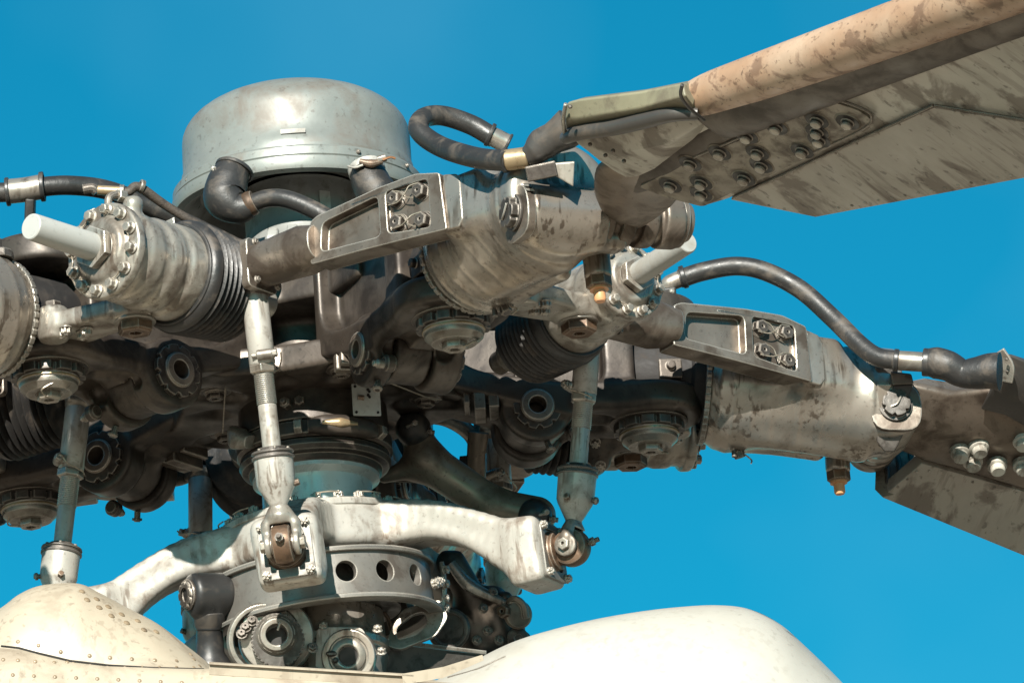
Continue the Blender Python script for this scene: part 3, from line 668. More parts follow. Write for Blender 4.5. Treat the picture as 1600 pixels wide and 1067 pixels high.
# ------------------------------------------------------------------ blade sleeves with pitch horns
FLAP = [R_(-1.5), R_(1.5), 0, 0, R_(-.6)]
BF = [ARM[k].rot((345, 0, 15), (0, 1, 0), FLAP[k]) for k in range(5)]
BF[1] = BF[1].rot((530, 0, 60), (0, 0, 1), R_(-2.2))       # arm frames with each blade's own flapping
EU = unit(V3(.893, .45, 0)); EN = V3(EU[1], -EU[0], 0)
HS = V3(544, -213, 0)
def make_sleeve(label):
    T = thing('blade_sleeve', label, 'blade sleeve', BF[0], (640, 0, 60), 'blade sleeves with pitch horns')
    sd = Sdf((604, -150, -90), (985, 175, 190), 3.0)
    ax = lambda r: V3(r, 0, 64 - (r - 620) * .088)
    prof = [(622, 84), (640, 92), (660, 96), (690, 93), (720, 88), (765, 84), (800, 81), (840, 83), (880, 88)]
    for (a, ra), (b, rb) in zip(prof[:-1], prof[1:]): sd.cyl(ax(a), ax(b), ra, r1=rb, k=6)
    sd.box((782, -76, 74), (44, 30, 44), R=np.array([EU, -EN, V3(0, 0, 1)]).T, k=36, rd=14)       # horn pad
    sd.cap((700, -20, -18), (860, 20, -30), 14, 20, k=24)
    sd.cap((650, 30, -12), (800, 50, -26), 10, 14, k=18)
    # fork end
    sd.box((905, 26, 8), (22, 76, 40), k=22, rd=16)
    sd.cyl((912, -62, 10), (912, 60, 10), 44, k=14, rd=6)
    sd.cyl(ax(880), ax(925), 86, k=12, rd=14)
    sd.cyl((840, 88, -48), (840, 88, 0), 20, k=14, rd=3)
    # inside bore
    sd.cyl((600, 0, 66), (628, 0, 64), 74, '-', k=3)
    add(T, 'sleeve_body', sd.mesh(2), M['sleeve'], ang=180)
    add(T, 'toothed_collar', MB().gear(ax(618), (1, 0, -.088), 86.5, 89.5, -2, 6, 44, .78, 74), M['steel'])
    # the comb hinge with its pin
    cb = Sdf((855, 40, -56), (985, 196, 72), 2.6)
    cb.cyl((914, 50, 14), (908, 184, 24), 41, k=4, rd=4)
    for t in (76, 112, 148): cb.cyl((914, t - 6, 18), (914, t + 6, 18), 70, '-', k=3)
    cb.cyl((914, 55, 14), (908, 180, 24), 30, k=6)
    add(T, 'comb_hinge', cb.mesh(1), M['horn'], ang=180)
    add(T, 'hinge_washer', MB().lathe((908, 184, 24), (0, 1, 0), [(0, 30), (0, 38), (8, 38), (10, 35), (10, 29), (18, 29), (20, 28), (20, 0)], 32), M['horn'])
    add(T, 'pin_plate', MB().prism(rquad([(876, -30), (950, -32), (956, 24), (940, 48), (892, 50), (872, 24)], 24), (0, -60, 0), (1, 0, 0), (0, 0, 1), (0, -1, 0), 0, 13), M['horn'], bev=3)
    add(T, 'pin_castle_nut', MB().lathe((912, -74, 10), (0, -1, 0), [(0, 27), (4, 27), (4, 0)], 28).gear((912, -74, 10), (0, -1, 0), 16, 22, 3, 15, 6, .78).cyl((912, -80, 10), (912, -88, 10), 13), M['dark'])
    add(T, 'split_pin', MB().tube([(902, -90, 2), (912, -92, 6), (920, -90, 20)], 1.8, 6), M['steel'])
    # grease cap below
    add(T, 'cap_nut', MB().nut((840, 88, -46), (.05, 0, -1), 19, 0, 17, 6), M['rust'])
    add(T, 'drain_cap', MB().lathe((840, 88, -62), (.05, 0, -1), [(0, 14), (4, 14), (5, 9), (19, 9), (22, 7), (23, 0)], 20), M['orange'], label='bright amber plastic drain cap')
    # clip on the underside
    add(T, 'hose_clip', MB().tube([(660, 0, -31), (668, 14, -36), (680, 26, -33)], 5, 8).nut((672, 16, -34), (.3, .2, -1), 9, 0, 12, 6).cyl((664, 4, -34), (664, 4, -48), 4), M['boltdark'])
    add(T, 'clip_wire', MB().tube([(684, 22, -38), (694, 26, -46), (692, 18, -54)], 1.3, 5), M['wire'])
    add(T, 'top_fitting', MB().nut((650, 40, 146), (0, 0, 1), 22, -6, 8, 10).cyl((652, 40, 150), (652, 40, 172), 6), M['boltdark'])
    # pitch horn
    hz = lambda u, h, n=0.0: HS + EU * u + EN * n + V3(0, 0, h)
    out = [(-6, 56), (-2, 122), (12, 128), (130, 136), (200, 136), (244, 124), (250, 34), (170, 42), (80, 50)]
    w1 = rquad([(14, 70), (20, 114), (128, 124), (128, 60)], 11); w2 = rquad([(142, 60), (142, 126), (222, 122), (222, 46)], 9)
    hb = MB().prism(rquad(out, 4, 2), HS, EU, V3(0, 0, 1), EN, -22, 20, [(w1, 17), (w2, 8)])
    add(T, 'horn_web', hb, M['horn'], bev=2.2)
    add(T, 'horn_block', MB().prism([(-2, 34), (-2, 122), (22, 116), (30, 104), (30, 44), (20, 32)], HS + EU * 248, EU, V3(0, 0, 1), EN, -30, 16), M['sleeve'], bev=3)
    br = MB().tube([hz(-118, 92, 0), hz(-80, 92, 0), hz(-30, 91, 0), hz(4, 90, 0)], [(31, 33), (33, 35), (36, 37), (28, 36)], 28, 6, prof=2.6, hint=(0, 0, 1))
    add(T, 'horn_barrel', br, M['horn'])
    fl = MB().prism(rrect(-32, -39, 32, 39, 8), hz(-118, 92), V3(*(-EN)), V3(0, 0, 1), -EU, -2, 12)
    add(T, 'horn_flange', fl, M['horn'], bev=3)
    for a, b in ((-23, -30), (23, 30), (-23, 30), (23, -30)): inst(T, 'flange_bolt', BOLTD, hz(-108, 92 + b, a), EU, .8)
    add(T, 'horn_eye', MB().tube([hz(-130, 92), hz(-146, 92), hz(-160, 92)], [(22, 16), (20, 15), (16, 12)], 18, 4, prof=3, hint=(0, 0, 1)), M['boltdark'])
    bp = [(158, 110), (205, 108), (160, 72), (206, 62)]
    for u, h in bp:
        inst(T, 'horn_bolt', protomesh('horn_bolt', MB().lathe((0, 0, 0), (0, 0, 1), [(0, 0), (0, 15), (2, 15), (2, 0)], 20).nut((0, 0, 0), (0, 0, 1), 12, 2, 15, 6, hole=2.6), M['boltdark']), hz(u, h, 11), EN, 1.0, spin=u)
    for (u0, h0), (u1, h1) in ((bp[0], bp[1]), (bp[2], bp[3])):
        add(T, 'lock_wire', MB().tube([hz(u0 - 8, h0 - 9, 24), hz(u0 + 12, h0 - 10, 26), hz((u0 + u1) / 2 + 4, (h0 + h1) / 2, 28), hz(u1 - 12, h1 + 9, 27), hz(u1 + 4, h1 + 10, 25)], 1.1, 5), M['wire'])
        add(T, 'lock_wire', MB().tube([hz(u0 + 2, h0 + 10, 25), hz(u0 + 16, h0 + 4, 25), hz((u0 + u1) / 2, (h0 + h1) / 2 - 5, 25), hz(u1 - 8, h1 - 10, 25)], 1.1, 5), M['wire'])
    return T
SN = ['worn blade sleeve with pitch horn, nearest, sweeping up to the right blade above',
      'worn blade sleeve with pitch horn, at right with amber cap hanging below',
      'blade sleeve pointing away behind the swashplate',
      'blade sleeve at far lower left, past the photo edge',
      'bare metal blade sleeve cut by the left edge of the photo']
S0 = make_sleeve(SN[0])
for k in range(1, 5): copytree(S0, BF[k], (640, 0, 60), SN[k])

# ------------------------------------------------------------------ dampers
def make_damper(label):
    T = thing('lag_damper', label, 'damper', ARM[0], (560, 270, 86), 'hydraulic lag dampers between the blade arms')
    A0 = V3(790, 290, 88); A1 = V3(300, 232, 84); d = unit(A1 - A0)
    q = lambda u: A0 + d * u
    add(T, 'rod', MB().lathe(A0, d, [(0, 0), (0, 18), (1.2, 19.4), (4, 20), (140, 21), (140, 0)], 36), M['plastic'], label='pale plastic covered rod end')
    add(T, 'rod_nut', MB().nut(q(124), d, 33, 0, 15, 6).lathe(q(137), d, [(0, 30), (6, 36), (14, 38), (24, 38)], 36), M['alloy'])
    body = Sdf((400, 175, 0), (715, 375, 172), 2.6)
    body.cyl(q(150), q(166), 73, k=3, rd=3); body.cyl(q(138), q(162), 46, k=16, rd=6)
    body.cyl(q(162), q(304), 64, k=6, rd=3, r1=69); body.cyl(q(186), q(214), 68, k=6, rd=5); body.cyl(q(230), q(258), 70, k=6, rd=5); body.cyl(q(270), q(304), 72, k=6, rd=4)
    body.cap(q(196) + V3(0, 20, 64), q(196) + V3(0, 24, 76), 15, k=8)
    add(T, 'cylinder', body.mesh(1), M['alloy'], ang=180)
    u, w_ = orth(d)
    for i in range(12):
        a = 2 * pi * (i + .4) / 12; p = q(149) + (u * math.cos(a) + w_ * math.sin(a)) * 61
        inst(T, 'flange_bolt', protomesh('flange_bolt', MB().lathe((0, 0, 0), (0, 0, 1), [(0, 0), (0, 11), (2, 11), (2, 0)], 16).nut((0, 0, 0), (0, 0, 1), 8.5, 1.5, 12, 6), M['bolt']), p, -d, .92, spin=a)
        if i % 2 == 0:
            b = a + 2 * pi / 12; p2 = q(140) + (u * math.cos(b) + w_ * math.sin(b)) * 59; p1 = q(140) + (u * math.cos(a) + w_ * math.sin(a)) * 59
            add(T, 'lock_wire', MB().tube([p1 + d * -1, (p1 + p2) / 2 + d * 5, p2], 1.1, 5), M['wire'])
    pr = [(300, 60), (302, 80), (312, 85), (318, 85)]
    n = 9
    for i in range(n):
        b = 320 + i * 11.5; R1 = 87 - i * 1.2
        pr += [(b, R1 - 15), (b + 3.4, R1 - 3), (b + 5.6, R1), (b + 7.8, R1 - 3)]
    pr += [(320 + n * 11.5, 60), (428, 52), (434, 50), (434, 0)]
    add(T, 'bellows', MB().lathe(A0, d, pr, 56), M['rubber'], ang=80, label='black ribbed rubber bellows')
    add(T, 'bellows_clamp', MB().ring(q(300), d, 60, 78, -2, 4, 56), M['black'])
    add(T, 'piston_end', MB().lathe(A0, d, [(418, 0), (418, 34), (470, 34), (474, 22), (505, 22), (505, 0)], 32), M['alloy'])
    # elbow fitting on the top rim
    pt_ = q(160) + V3(0, 0, 70)
    add(T, 'elbow', MB().tube([pt_ + V3(0, 6, -6), pt_ + V3(0, 8, 12), pt_ + V3(-14, 8, 20), pt_ + V3(-34, 6, 21)], 6, 10, 6), M['alloy'])
    add(T, 'union_nut', MB().nut(pt_ + V3(-16, 8, 20), (-1, 0, 0), 10, 0, 14, 6), M['bolt'])
    add(T, 'bleed_bolt', MB().nut(pt_ + V3(0, -26, -8), (0.4, -.3, 1), 10, 0, 12, 6, hole=4), M['bolt'])
    add(T, 'strap', MB().tube([q(288) + V3(0, 20, 72), q(288) + V3(0, -30, 68), q(288) + V3(0, -60, 42), q(292) + V3(0, -74, 14)], [(1.5, 9)] * 4, 8, 5, prof=5, hint=-d), M['alloy'])
    add(T, 'strap_bolt', MB().nut(q(286) + V3(0, -42, 62), (0.1, -.5, 1), 8, 0, 9, 6), M['bolt'])
    return T
DN = ['pale damper half hidden behind nearest blade sleeve, its rod end poking out right',
      'damper hidden behind the second blade sleeve', 'damper at the back below the hub, its black bellows above the swashplate',
      'damper at far left below, only its black bellows in view', 'pale bolted damper with rod end and black bellows at upper left']
D0 = make_damper(DN[0])
for k in range(1, 5): copytree(D0, {3: Fr(ARM[3].o + V3(58, -6, 0), *ARM[3].R.T), 2: Fr(ARM[2].o + V3(55, 22, 0), *ARM[2].R.T)}.get(k, ARM[k]), (560, 270, 86), DN[k])

D0.matrix_world = fmat(ARM[0], (509, 262, 66)) @ Matrix.Diagonal((1.12, .84, .84, 1))
# ------------------------------------------------------------------ swashplate
SW = MF.rot((0, 0, 0), (0, 1, 0), R_(-4.2)); SW = SW.rot((0, 0, 0), (1, 0, 0), R_(2.7)); SW.o = OM - AX * 289
swt = thing('rotating_swashplate', 'pale grey star shaped swashplate with five curved arms under the hub', 'swashplate', SW, (0, 0, 0))
SP = [R_(264.5 + 72 * k) for k in range(5)]
def starcast():
    sd = Sdf((-400, -400, -62), (400, 400, 145), 3.6)
    sd.cyl((0, 0, 64), (0, 0, 134), 146, k=10, rd=16)
    for ph in SP:
        c, s_ = math.cos(ph), math.sin(ph); L = lambda r, t, z: V3(r * c - t * s_, r * s_ + t * c, z)
        cv = smooth_path([(90, 98, 36), (150, 99, 34), (205, 92, 30), (255, 72, 28), (300, 44, 31), (338, 16, 38), (362, 4, 44)], 3)
        for (r0, z0, h0), (r1, z1, h1) in zip(cv[:-1], cv[1:]):
            d_ = unit(V3(r1 - r0, 0, z1 - z0)); tw = 40 + max(0, 170 - r0) * .2 + max(0, r0 - 290) * .1
            Rb = np.array([V3(d_[0] * c, d_[0] * s_, d_[2]), V3(-s_, c, 0), V3(-d_[2] * c, -d_[2] * s_, d_[0])]).T
            sd.box(L((r0 + r1) / 2, 0, (z0 + z1) / 2), (np.hypot(r1 - r0, z1 - z0) / 2 + 10, tw, (h0 + h1) / 2), R=Rb, k=8, rd=13)
        sd.box(L(362, 0, 2), (27, 48, 51), R=np.array([V3(c, s_, 0), V3(-s_, c, 0), V3(0, 0, 1)]).T, k=20, rd=10)
        for t in (-1, 1): sd.cap(L(205, t * 54, 90), L(300, t * 56, 46), 9, 12, '-', k=10)
    sd.cyl((0, 0, 40), (0, 0, 150), 92, '-', k=4)
    return sd.mesh(3)
add(swt, 'star_casting', starcast(), M['pale'], ang=180)
for k in range(5):
    fr = Fr(SW.o, math.cos(SP[k]) * SW.R[:, 0] + math.sin(SP[k]) * SW.R[:, 1], -math.sin(SP[k]) * SW.R[:, 0] + math.cos(SP[k]) * SW.R[:, 1], SW.R[:, 2])
    # end plate, bolts, eye
    pl = MB().prism(rrect(-40, -44, 40, 44, 9), (388, 0, 0), (0, 1, 0), (0, 0, 1), (1, 0, 0), 0, 7, [(rrect(-28, -30, 28, 34, 12), None)])
    add(swt, 'end_plate', pl, M['ring'], fr=fr, bev=1.6)
    for y, z in ((-33, -37), (33, -37), (-33, 37), (33, 37)):
        inst(swt, 'end_bolt', CASTLE, (395, y, z), (1, 0, 0), .95, fr=fr)
    ey = MB().lathe((388, 0, 0), (1, 0, 0), [(0, 0), (0, 33), (4, 33), (8, 29), (14, 29), (16, 25), (16, 0)], 32)
    add(swt, 'eye_boss', ey, M['rust'], fr=fr)
    e2 = MB().lathe((424, -15, 0), (0, 1, 0), [(0, 0), (0, 22), (2, 27), (8, 29), (22, 29), (28, 27), (30, 22), (30, 0)], 36).tube([(398, 0, 0), (424, 0, 0)], [(24, 16), (20, 15)], 16, 2)
    add(swt, 'eye', e2, M['rust'], fr=fr)
    add(swt, 'eye_pin', MB().lathe((424, -22, 0), (0, 1, 0), [(0, 0), (0, 8), (1, 14), (4, 14), (40, 14), (43, 14), (44, 8), (44, 0)], 24), M['bolt'], fr=fr)
    add(swt, 'grease_nipple', MB().cyl((446, 0, 0), (470, 0, 3), 4, 8).cyl((456, 0, 1), (462, 0, 2), 7, 8), M['boltdark'], fr=fr)
ctr = MB().lathe((0, 0, 0), (0, 0, 1), [(139, 88), (139, 143), (137, 146), (128, 146), (124, 140), (100, 120)], 100)
add(swt, 'centre_ring', ctr, M['pale'])
for i in range(24):
    a = 2 * pi * i / 24 + .1
    inst(swt, 'ring_nut', CASTLE, (134 * math.cos(a), 134 * math.sin(a), 139), (0, 0, 1), 1.2)
    a2 = a + 2 * pi / 24
    p1 = V3(140 * math.cos(a), 140 * math.sin(a), 147); p2 = V3(140 * math.cos(a2), 140 * math.sin(a2), 147)
    if i % 2 == 0: add(swt, 'lock_wire', MB().tube([p1 * V3(1.03, 1.03, 1), (p1 + p2) / 2 * V3(1.06, 1.06, 1), p2 * V3(1.03, 1.03, 1)], 1.3, 5), M['wire'])
# lower ring with round holes
rg = thing('swashplate_bearing_ring', 'dark steel bearing ring with round holes under the swashplate star', 'bearing ring', SW, (0, 0, -30))
def ringwall():
    """a curved wall with round holes, built as a grid with the holes left out and rimmed"""
    m = MB(); R1, R0 = 172, 158; hs = []
    for az in (-99, -75, -53, -30, 0, 30, 60, 90, 120, 150, 175, -150): hs.append((R_(az), 16.5 / R1))
    nA = 12; full = []
    # each sector is an unrolled rectangle with one hole; the border meets its neighbours
    hs.sort(key=lambda q: q[0])
    for i, (c, _) in enumerate(hs):
        c0 = hs[i - 1][0] - (2 * pi if i == 0 else 0); c1 = hs[(i + 1) % len(hs)][0] + (2 * pi if i == len(hs) - 1 else 0)
        l = (c0 + c) / 2 - c; r = (c1 + c) / 2 - c
        n = 32; pin = []; po = []
        zb, zt, zc = -26, 46, 13
        rr = 16.5
        for j in range(n):
            an = 2 * pi * j / n; dx, dz = math.cos(an), math.sin(an)
            pin.append((dx * rr / R1, zc + dz * rr))
            sx = (r if dx > 0 else -l) * R1 / max(abs(dx), 1e-9); sz = ((zt - zc) if dz > 0 else (zc - zb)) / max(abs(dz), 1e-9)
            t = min(abs(sx), sz); po.append((dx * t / R1, zc + dz * t))
        rows = []
        for f in (0, .25, .5, .75, 1): rows.append([((1 - f) * a[0] + f * b[0], (1 - f) * a[1] + f * b[1]) for a, b in zip(pin, po)])
        for R in (R1, R0):
            v = [(R * math.cos(c + a), R * math.sin(c + a), z) for row in rows for a, z in row]
            m.add(v, [(i2 * n + j, i2 * n + (j + 1) % n, (i2 + 1) * n + (j + 1) % n, (i2 + 1) * n + j) for i2 in range(4) for j in range(n)])
        v = [(R * math.cos(c + a), R * math.sin(c + a), z) for R in (R1, R0) for a, z in rows[0]]
        m.add(v, [(j, (j + 1) % n, n + (j + 1) % n, n + j) for j in range(n)])
    return m
add(rg, 'wall', ringwall(), M['ring'], ang=50)
add(rg, 'top_flange', MB().ring((0, 0, 0), (0, 0, 1), 120, 180, 44, 52, 110, 1.5), M['ring'])
add(rg, 'bottom_flange', MB().lathe((0, 0, 0), (0, 0, 1), [(-24, 156), (-24, 182), (-26, 184), (-31, 184), (-33, 181), (-33, 162), (-24, 156)], 110), M['ring'])
add(rg, 'inner_drum', MB().lathe((0, 0, 0), (0, 0, 1), [(60, 120), (-14, 120), (-14, 60)], 60), M['dark'])
for az in (-20, -14, -8):
    inst(rg, 'ring_clamp', CASTLE, (184 * math.cos(R_(az)), 184 * math.sin(R_(az)), 20 + az), (math.cos(R_(az)), math.sin(R_(az)), 0), 1.1)

# ------------------------------------------------------------------ pitch links
def make_plink(fr, Ltot, label, side):
    """the link hangs along -z of its frame, joint pins along its y"""
    T = thing('pitch_link', label, 'pitch link', fr, (0, 0, -Ltot), 'pitch links between the horns and the swashplate')
    z = lambda u: (0, 0, -u)
    sd = Sdf((-34, -26, -50), (34, 26, 30), 1.8)
    sd.box((0, -17, 2), (17, 5, 20), k=4, rd=4); sd.box((0, 17, 2), (17, 5, 20), k=4, rd=4); sd.box((0, 0, -24), (20, 22, 9), k=5, rd=5)
    sd.cyl((0, -22, 4), (0, -12, 4), 18, k=3, rd=2); sd.cyl((0, 12, 4), (0, 22, 4), 18, k=3, rd=2); sd.cyl((0, 0, -44), (0, 0, -20), 19, k=5)
    add(T, 'top_fork', sd.mesh(1), M['alloy'], ang=180)
    add(T, 'top_eye', MB().cyl((0, -11, 4), (0, 11, 4), 17, 24, 2).tube([(0, 0, 4), (0, 0, 4 + 1)], 4, 8, 2), M['dark'])
    add(T, 'top_pin', MB().nut((0, -22, 4), (0, -1, 0), 12, 0, 9, 6, hole=4).cyl((0, -30, 4), (0, -37, 4), 7, 12), M['bolt'])
    a, b = Ltot * .345, Ltot * .375
    add(T, 'lock_wire', MB().tube([(-20, -32, -a + 12), (-10, -30, -a + 2), (4, -26, -a - 2), (16, -22, -a - 6), (20, -14, -a - 8)], 1.3, 5), M['wire'])
    add(T, 'upper_tube', MB().lathe((0, 0, 0), (0, 0, -1), [(34, 0), (34, 18), (38, 19.8), (a - 2, 19.8), (a, 18.5), (a, 0)], 36), M['pale'])
    add(T, 'clamp', MB().cyl((-22, -20, -a + 12), (-22, 4, -a + 12), 8, 14, 1.5).cyl((-22, -26, -a + 12), (-22, 12, -a + 12), 3.4, 10).nut((-22, -20, -a + 12), (0, -1, 0), 7, 0, 7, 6, hole=2).box((-13, -10, -a + 12), (8, 7, 6)), M['steel'], bev=.6)
    add(T, 'lock_nut', MB().nut((0, 0, -a), (0, 0, -1), 21, 0, 13, 6), M['sleeve'])
    c = Ltot * .49; pr = [(a + 12, 0)]; u = a + 12
    while u < c: pr += [(u, 13.6), (u + .9, 15.2), (u + 1.7, 15.2), (u + 2.6, 13.6)]; u += 3.0
    pr += [(c, 0)]
    add(T, 'thread', MB().lathe((0, 0, 0), (0, 0, -1), pr, 28), M['steel'], ang=50)
    d0 = Ltot * .66
    add(T, 'lower_rod', MB().lathe((0, 0, 0), (0, 0, -1), [(c - 1, 0), (c, 13.4), (c + 2, 14), (d0, 14), (d0, 0)], 30), M['pale'])
    add(T, 'cup_cap', MB().lathe((0, 0, 0), (0, 0, -1), [(d0 - 6, 13), (d0 - 5, 20), (d0, 22), (d0 + 1, 31), (d0 + 4, 32), (d0 + 5, 29.5), (d0 + 8, 29.5), (d0 + 9, 32), (d0 + 12, 32), (d0 + 13, 28)], 40), M['dark'])
    for i in range(6):
        an = pi / 3 * i + .3; inst(T, 'cap_bolt', BOLTD, (25 * math.cos(an), 25 * math.sin(an), -d0), (0, 0, 1), .45)
    add(T, 'cup', MB().lathe((0, 0, 0), (0, 0, -1), [(d0 + 9, 0), (d0 + 9, 30), (d0 + 20, 29.5), (d0 + 50, 29), (d0 + 56, 27), (d0 + 82, 13), (d0 + 90, 12), (d0 + 90, 0)], 44), M['pale'])
    add(T, 'cup_plug', MB().nut((0, -27, -d0 - 52), (0, -1, .2), 5, 0, 8, 6), M['rust'])
    add(T, 'cup_nipple', MB().cyl((side * 24, 0, -d0 - 50), (side * 38, 0, -d0 - 52), 4, 10).cyl((side * 32, 0, -d0 - 51), (side * 36, 0, -d0 - 52), 6, 10), M['boltdark'])
    fk = Sdf((-34, -34, -Ltot - 34), (34, 34, -d0 - 78), 1.8)
    t0 = -d0 - 86
    fk.cap((0, 0, t0), (0, 0, t0 - 10), 13, 19, k=6)
    for s_ in (-1, 1):
        fk.cap((0, s_ * 8, t0 - 8), (0, s_ * 20, t0 - 26), 11, 9, k=6); fk.cap((0, s_ * 21, t0 - 24), (0, s_ * 21, -Ltot + 2), 9, 9, k=5); fk.cyl((0, s_ * 17, -Ltot), (0, s_ * 26, -Ltot), 18, k=3, rd=2)
    fk.cyl((0, -15.5, -Ltot), (0, 15.5, -Ltot), 31, '-', k=2)
    add(T, 'bottom_fork', fk.mesh(1), M['alloy'], ang=180)
    add(T, 'bottom_pin', MB().nut((0, -26, -Ltot), (0, -1, 0), 10, 0, 8, 6, hole=3), M['bolt'])
    add(T, 'bottom_pin', MB().nut((0, 26, -Ltot), (0, 1, 0), 10, 0, 8, 6), M['bolt'])
    return T
PN = ['nearest pale pitch link left of centre, hanging in front of the mast',
      'pale pitch link at right, standing against the blue sky',
      'pitch link behind the bronze scissors arm at the back right',
      'brownish pitch link behind the swashplate arm at the back left',
      'pale pitch link at far left above the cream cowl bump']
for k in range(5):
    top = ARM[k].g((419, -269, 94)) if k not in (0, 1) else BF[k].g((416, -271, 92))
    zof = SF.l(ARM[k].g((419, -269, 94)))[1]
    if k in (2, 3, 4): top = SF.g(P(*{2: (775, 640), 3: (313, 720), 4: (126, 604)}[k], zof))
    a = SP[k]; bot = SW.o + 424 * (math.cos(a) * SW.R[:, 0] + math.sin(a) * SW.R[:, 1])
    zz = unit(top - bot); rad = math.cos(a) * XR + math.sin(a) * ZR; tan = -math.sin(a) * XR + math.cos(a) * ZR
    if k in (0,): yy = tan
    else: yy = tan
    # pins lie along the swashplate tangent; keep the clamp and nut side towards the camera
    if yy[2] > 0: yy = -yy
    yy = -yy                                        # local -y looks towards the camera
    yy = unit(yy - zz * (yy @ zz)); xx = np.cross(yy, zz)
    fr = Fr(top, xx, yy, zz)
    if np.linalg.det(MW @ fr.R) < 0: fr = Fr(top, -xx, yy, zz)
    make_plink(fr, float(np.linalg.norm(top - bot)), PN[k], -1 if k == 4 else 1)
# ------------------------------------------------------------------ blades
def bplane(k, psi, th, dr, B0):
    ps, t, d = R_(psi), R_(th), R_(dr)
    s_ = V3(math.cos(d) * math.cos(ps), math.cos(d) * math.sin(ps), -math.sin(d)); c0 = V3(-math.sin(ps), math.cos(ps), 0)
    up = np.cross(s_, c0); c = c0 * math.cos(t) - up * math.sin(t); n = np.cross(s_, c)
    return Fr(ARM[k].g(B0), ARM[k].d(s_), ARM[k].d(c), ARM[k].d(n))      # span, chord (towards the trailing edge), up
def onb(fr, sx, sy, lift=0):
    return hitplane(fr, sx, sy, (0, 0, lift), (0, 0, 1))
def trace(fr, pts, lift=0): return [tuple(onb(fr, x, y, lift)[:2]) for x, y in pts]
# blade above
B = bplane(0, 8, 25, 5, (920, 0, 30))
BT = thing('rotor_blade', 'grey brown rotor blade sweeping up out of the photo at upper right', 'rotor blade', B, (300, 0, 0), 'rotor blades')
sk = trace(B, [(985, 285), (1040, 300), (1102, 321), (1143, 309), (1262, 334), (1275, 336)]) 
te = trace(B, [(1275, 336), (1600, 275)]); dv = V3(*te[1]) - V3(*te[0]); te2 = tuple(V3(*te[1]) + dv * 1.4)
le = trace(B, [(1450, 34), (1100, 152), (1076, 166), (960, 205)]); dl = V3(*le[0]) - V3(*le[1]); le2 = tuple(V3(*le[0]) + dl * 1.6)
up1 = trace(B, [(1143, 309), (1460, 165), (1600, 187)])
far = (te2[0], up1[2][1] + 60)
skin = sk[:4] + [up1[1], up1[2], (te2[0] , up1[2][1] + (up1[2][1] - up1[1][1]) * 3), (le2[0], le2[1])] + le
add(BT, 'skin', MB().prism(skin, (0, 0, 0), (1, 0, 0), (0, 1, 0), (0, 0, -1), -34, 0), M['skin'], bev=3)
pk = [te[0], te2, (te2[0], up1[2][1] + (up1[2][1] - up1[1][1]) * 3 + 4), up1[2], up1[1], up1[0]]
pocket = add(BT, 'trailing_pocket', MB().prism(pk, (0, 0, 0), (1, 0, 0), (0, 1, 0), (0, 0, -1), -22, 4), M['pocket'], bev=1.2)
# upper skin and spar: a D shaped nose carried on along the span
lw = trace(B, [(1078, 158), (1450, 28)]); 
def along(a, b, t): return V3(*a) * (1 - t) + V3(*b) * t
nose = []; sec = []
p0 = V3(*onb(B, 1085, 172)); p1 = V3(*onb(B, 1450, 40)); dd = p1 - p0
path = [p0 + dd * t + V3(0, -6, 10) for t in (-.01, 0.02, .12, .5, 1.0, 1.6, 2.4)]
add(BT, 'leading_edge', MB().tube(path, [(10, 12), (25, 30), (30, 34), (32, 36), (34, 38), (36, 40), (38, 42)], 26, 4, hint=(0, 0, 1)), M['lestrip'], label='sand coloured worn leading edge strip')
path2 = [p + V3(0, 30, -2) for p in path]
add(BT, 'spar', MB().tube(path2, [(10, 34), (26, 44), (28, 50), (24, 52), (18, 52), (14, 54), (12, 56)], 24, 4, hint=(0, 0, 1), prof=2.6), M['spar'], label='dark spar flank below the leading edge')
top = MB().prism([(path[0][0] + 10, path[0][1]), (path[-1][0], path[-1][1]), (te2[0], te2[1]), te[0], (sk[2][0], sk[2][1])], (0, 0, 0), (1, 0, 0), (0, 1, 0), (0, 0, -1), -40, -30)

# root cuff: olive fairing, dark boot, brown underside
q = lambda x, y, l=0: onb(B, x, y, l)
def hull_loft(fr, rows):
    """rows of section points (screen x, y, lift) joined into a closed shell"""
    m = MB(); n = len(rows[0]); v = [onb(fr, *p) for r in rows for p in r]
    m.add(v, [(i * n + j, i * n + (j + 1) % n, (i + 1) * n + (j + 1) % n, (i + 1) * n + j) for i in range(len(rows) - 1) for j in range(n)] + [tuple(range(n))[::-1], tuple((len(rows) - 1) * n + j for j in range(n))])
    return m
cuff = hull_loft(B, [
    [(886, 160, -8), (882, 186, -22), (884, 214, -14), (900, 222, 10), (905, 190, 34), (898, 160, 26)],
    [(905, 155, -10), (902, 186, -26), (904, 208, -18), (960, 220, 10), (960, 180, 40), (915, 152, 30)],
    [(1000, 143, -8), (1000, 170, -26), (1005, 190, -18), (1040, 200, 10), (1040, 160, 44), (1010, 140, 34)],
    [(1068, 130, -6), (1072, 150, -26), (1085, 176, -18), (1120, 180, 10), (1120, 140, 44), (1080, 126, 34)]])
add(BT, 'cuff_fairing', cuff, M['olive'], sub=0, bev=4, label='olive fairing over the blade root')
edge = MB().tube([q(884, 216, -14), q(905, 207, -27), (q(960, 198, -27)), q(1005, 188, -27), q(1050, 178, -26), q(1092, 178, -20)], [9, 12, 13, 13, 12, 9], 14, 6)
add(BT, 'cuff_edge', edge, M['boot'], label='dark rounded lower edge of the fairing')
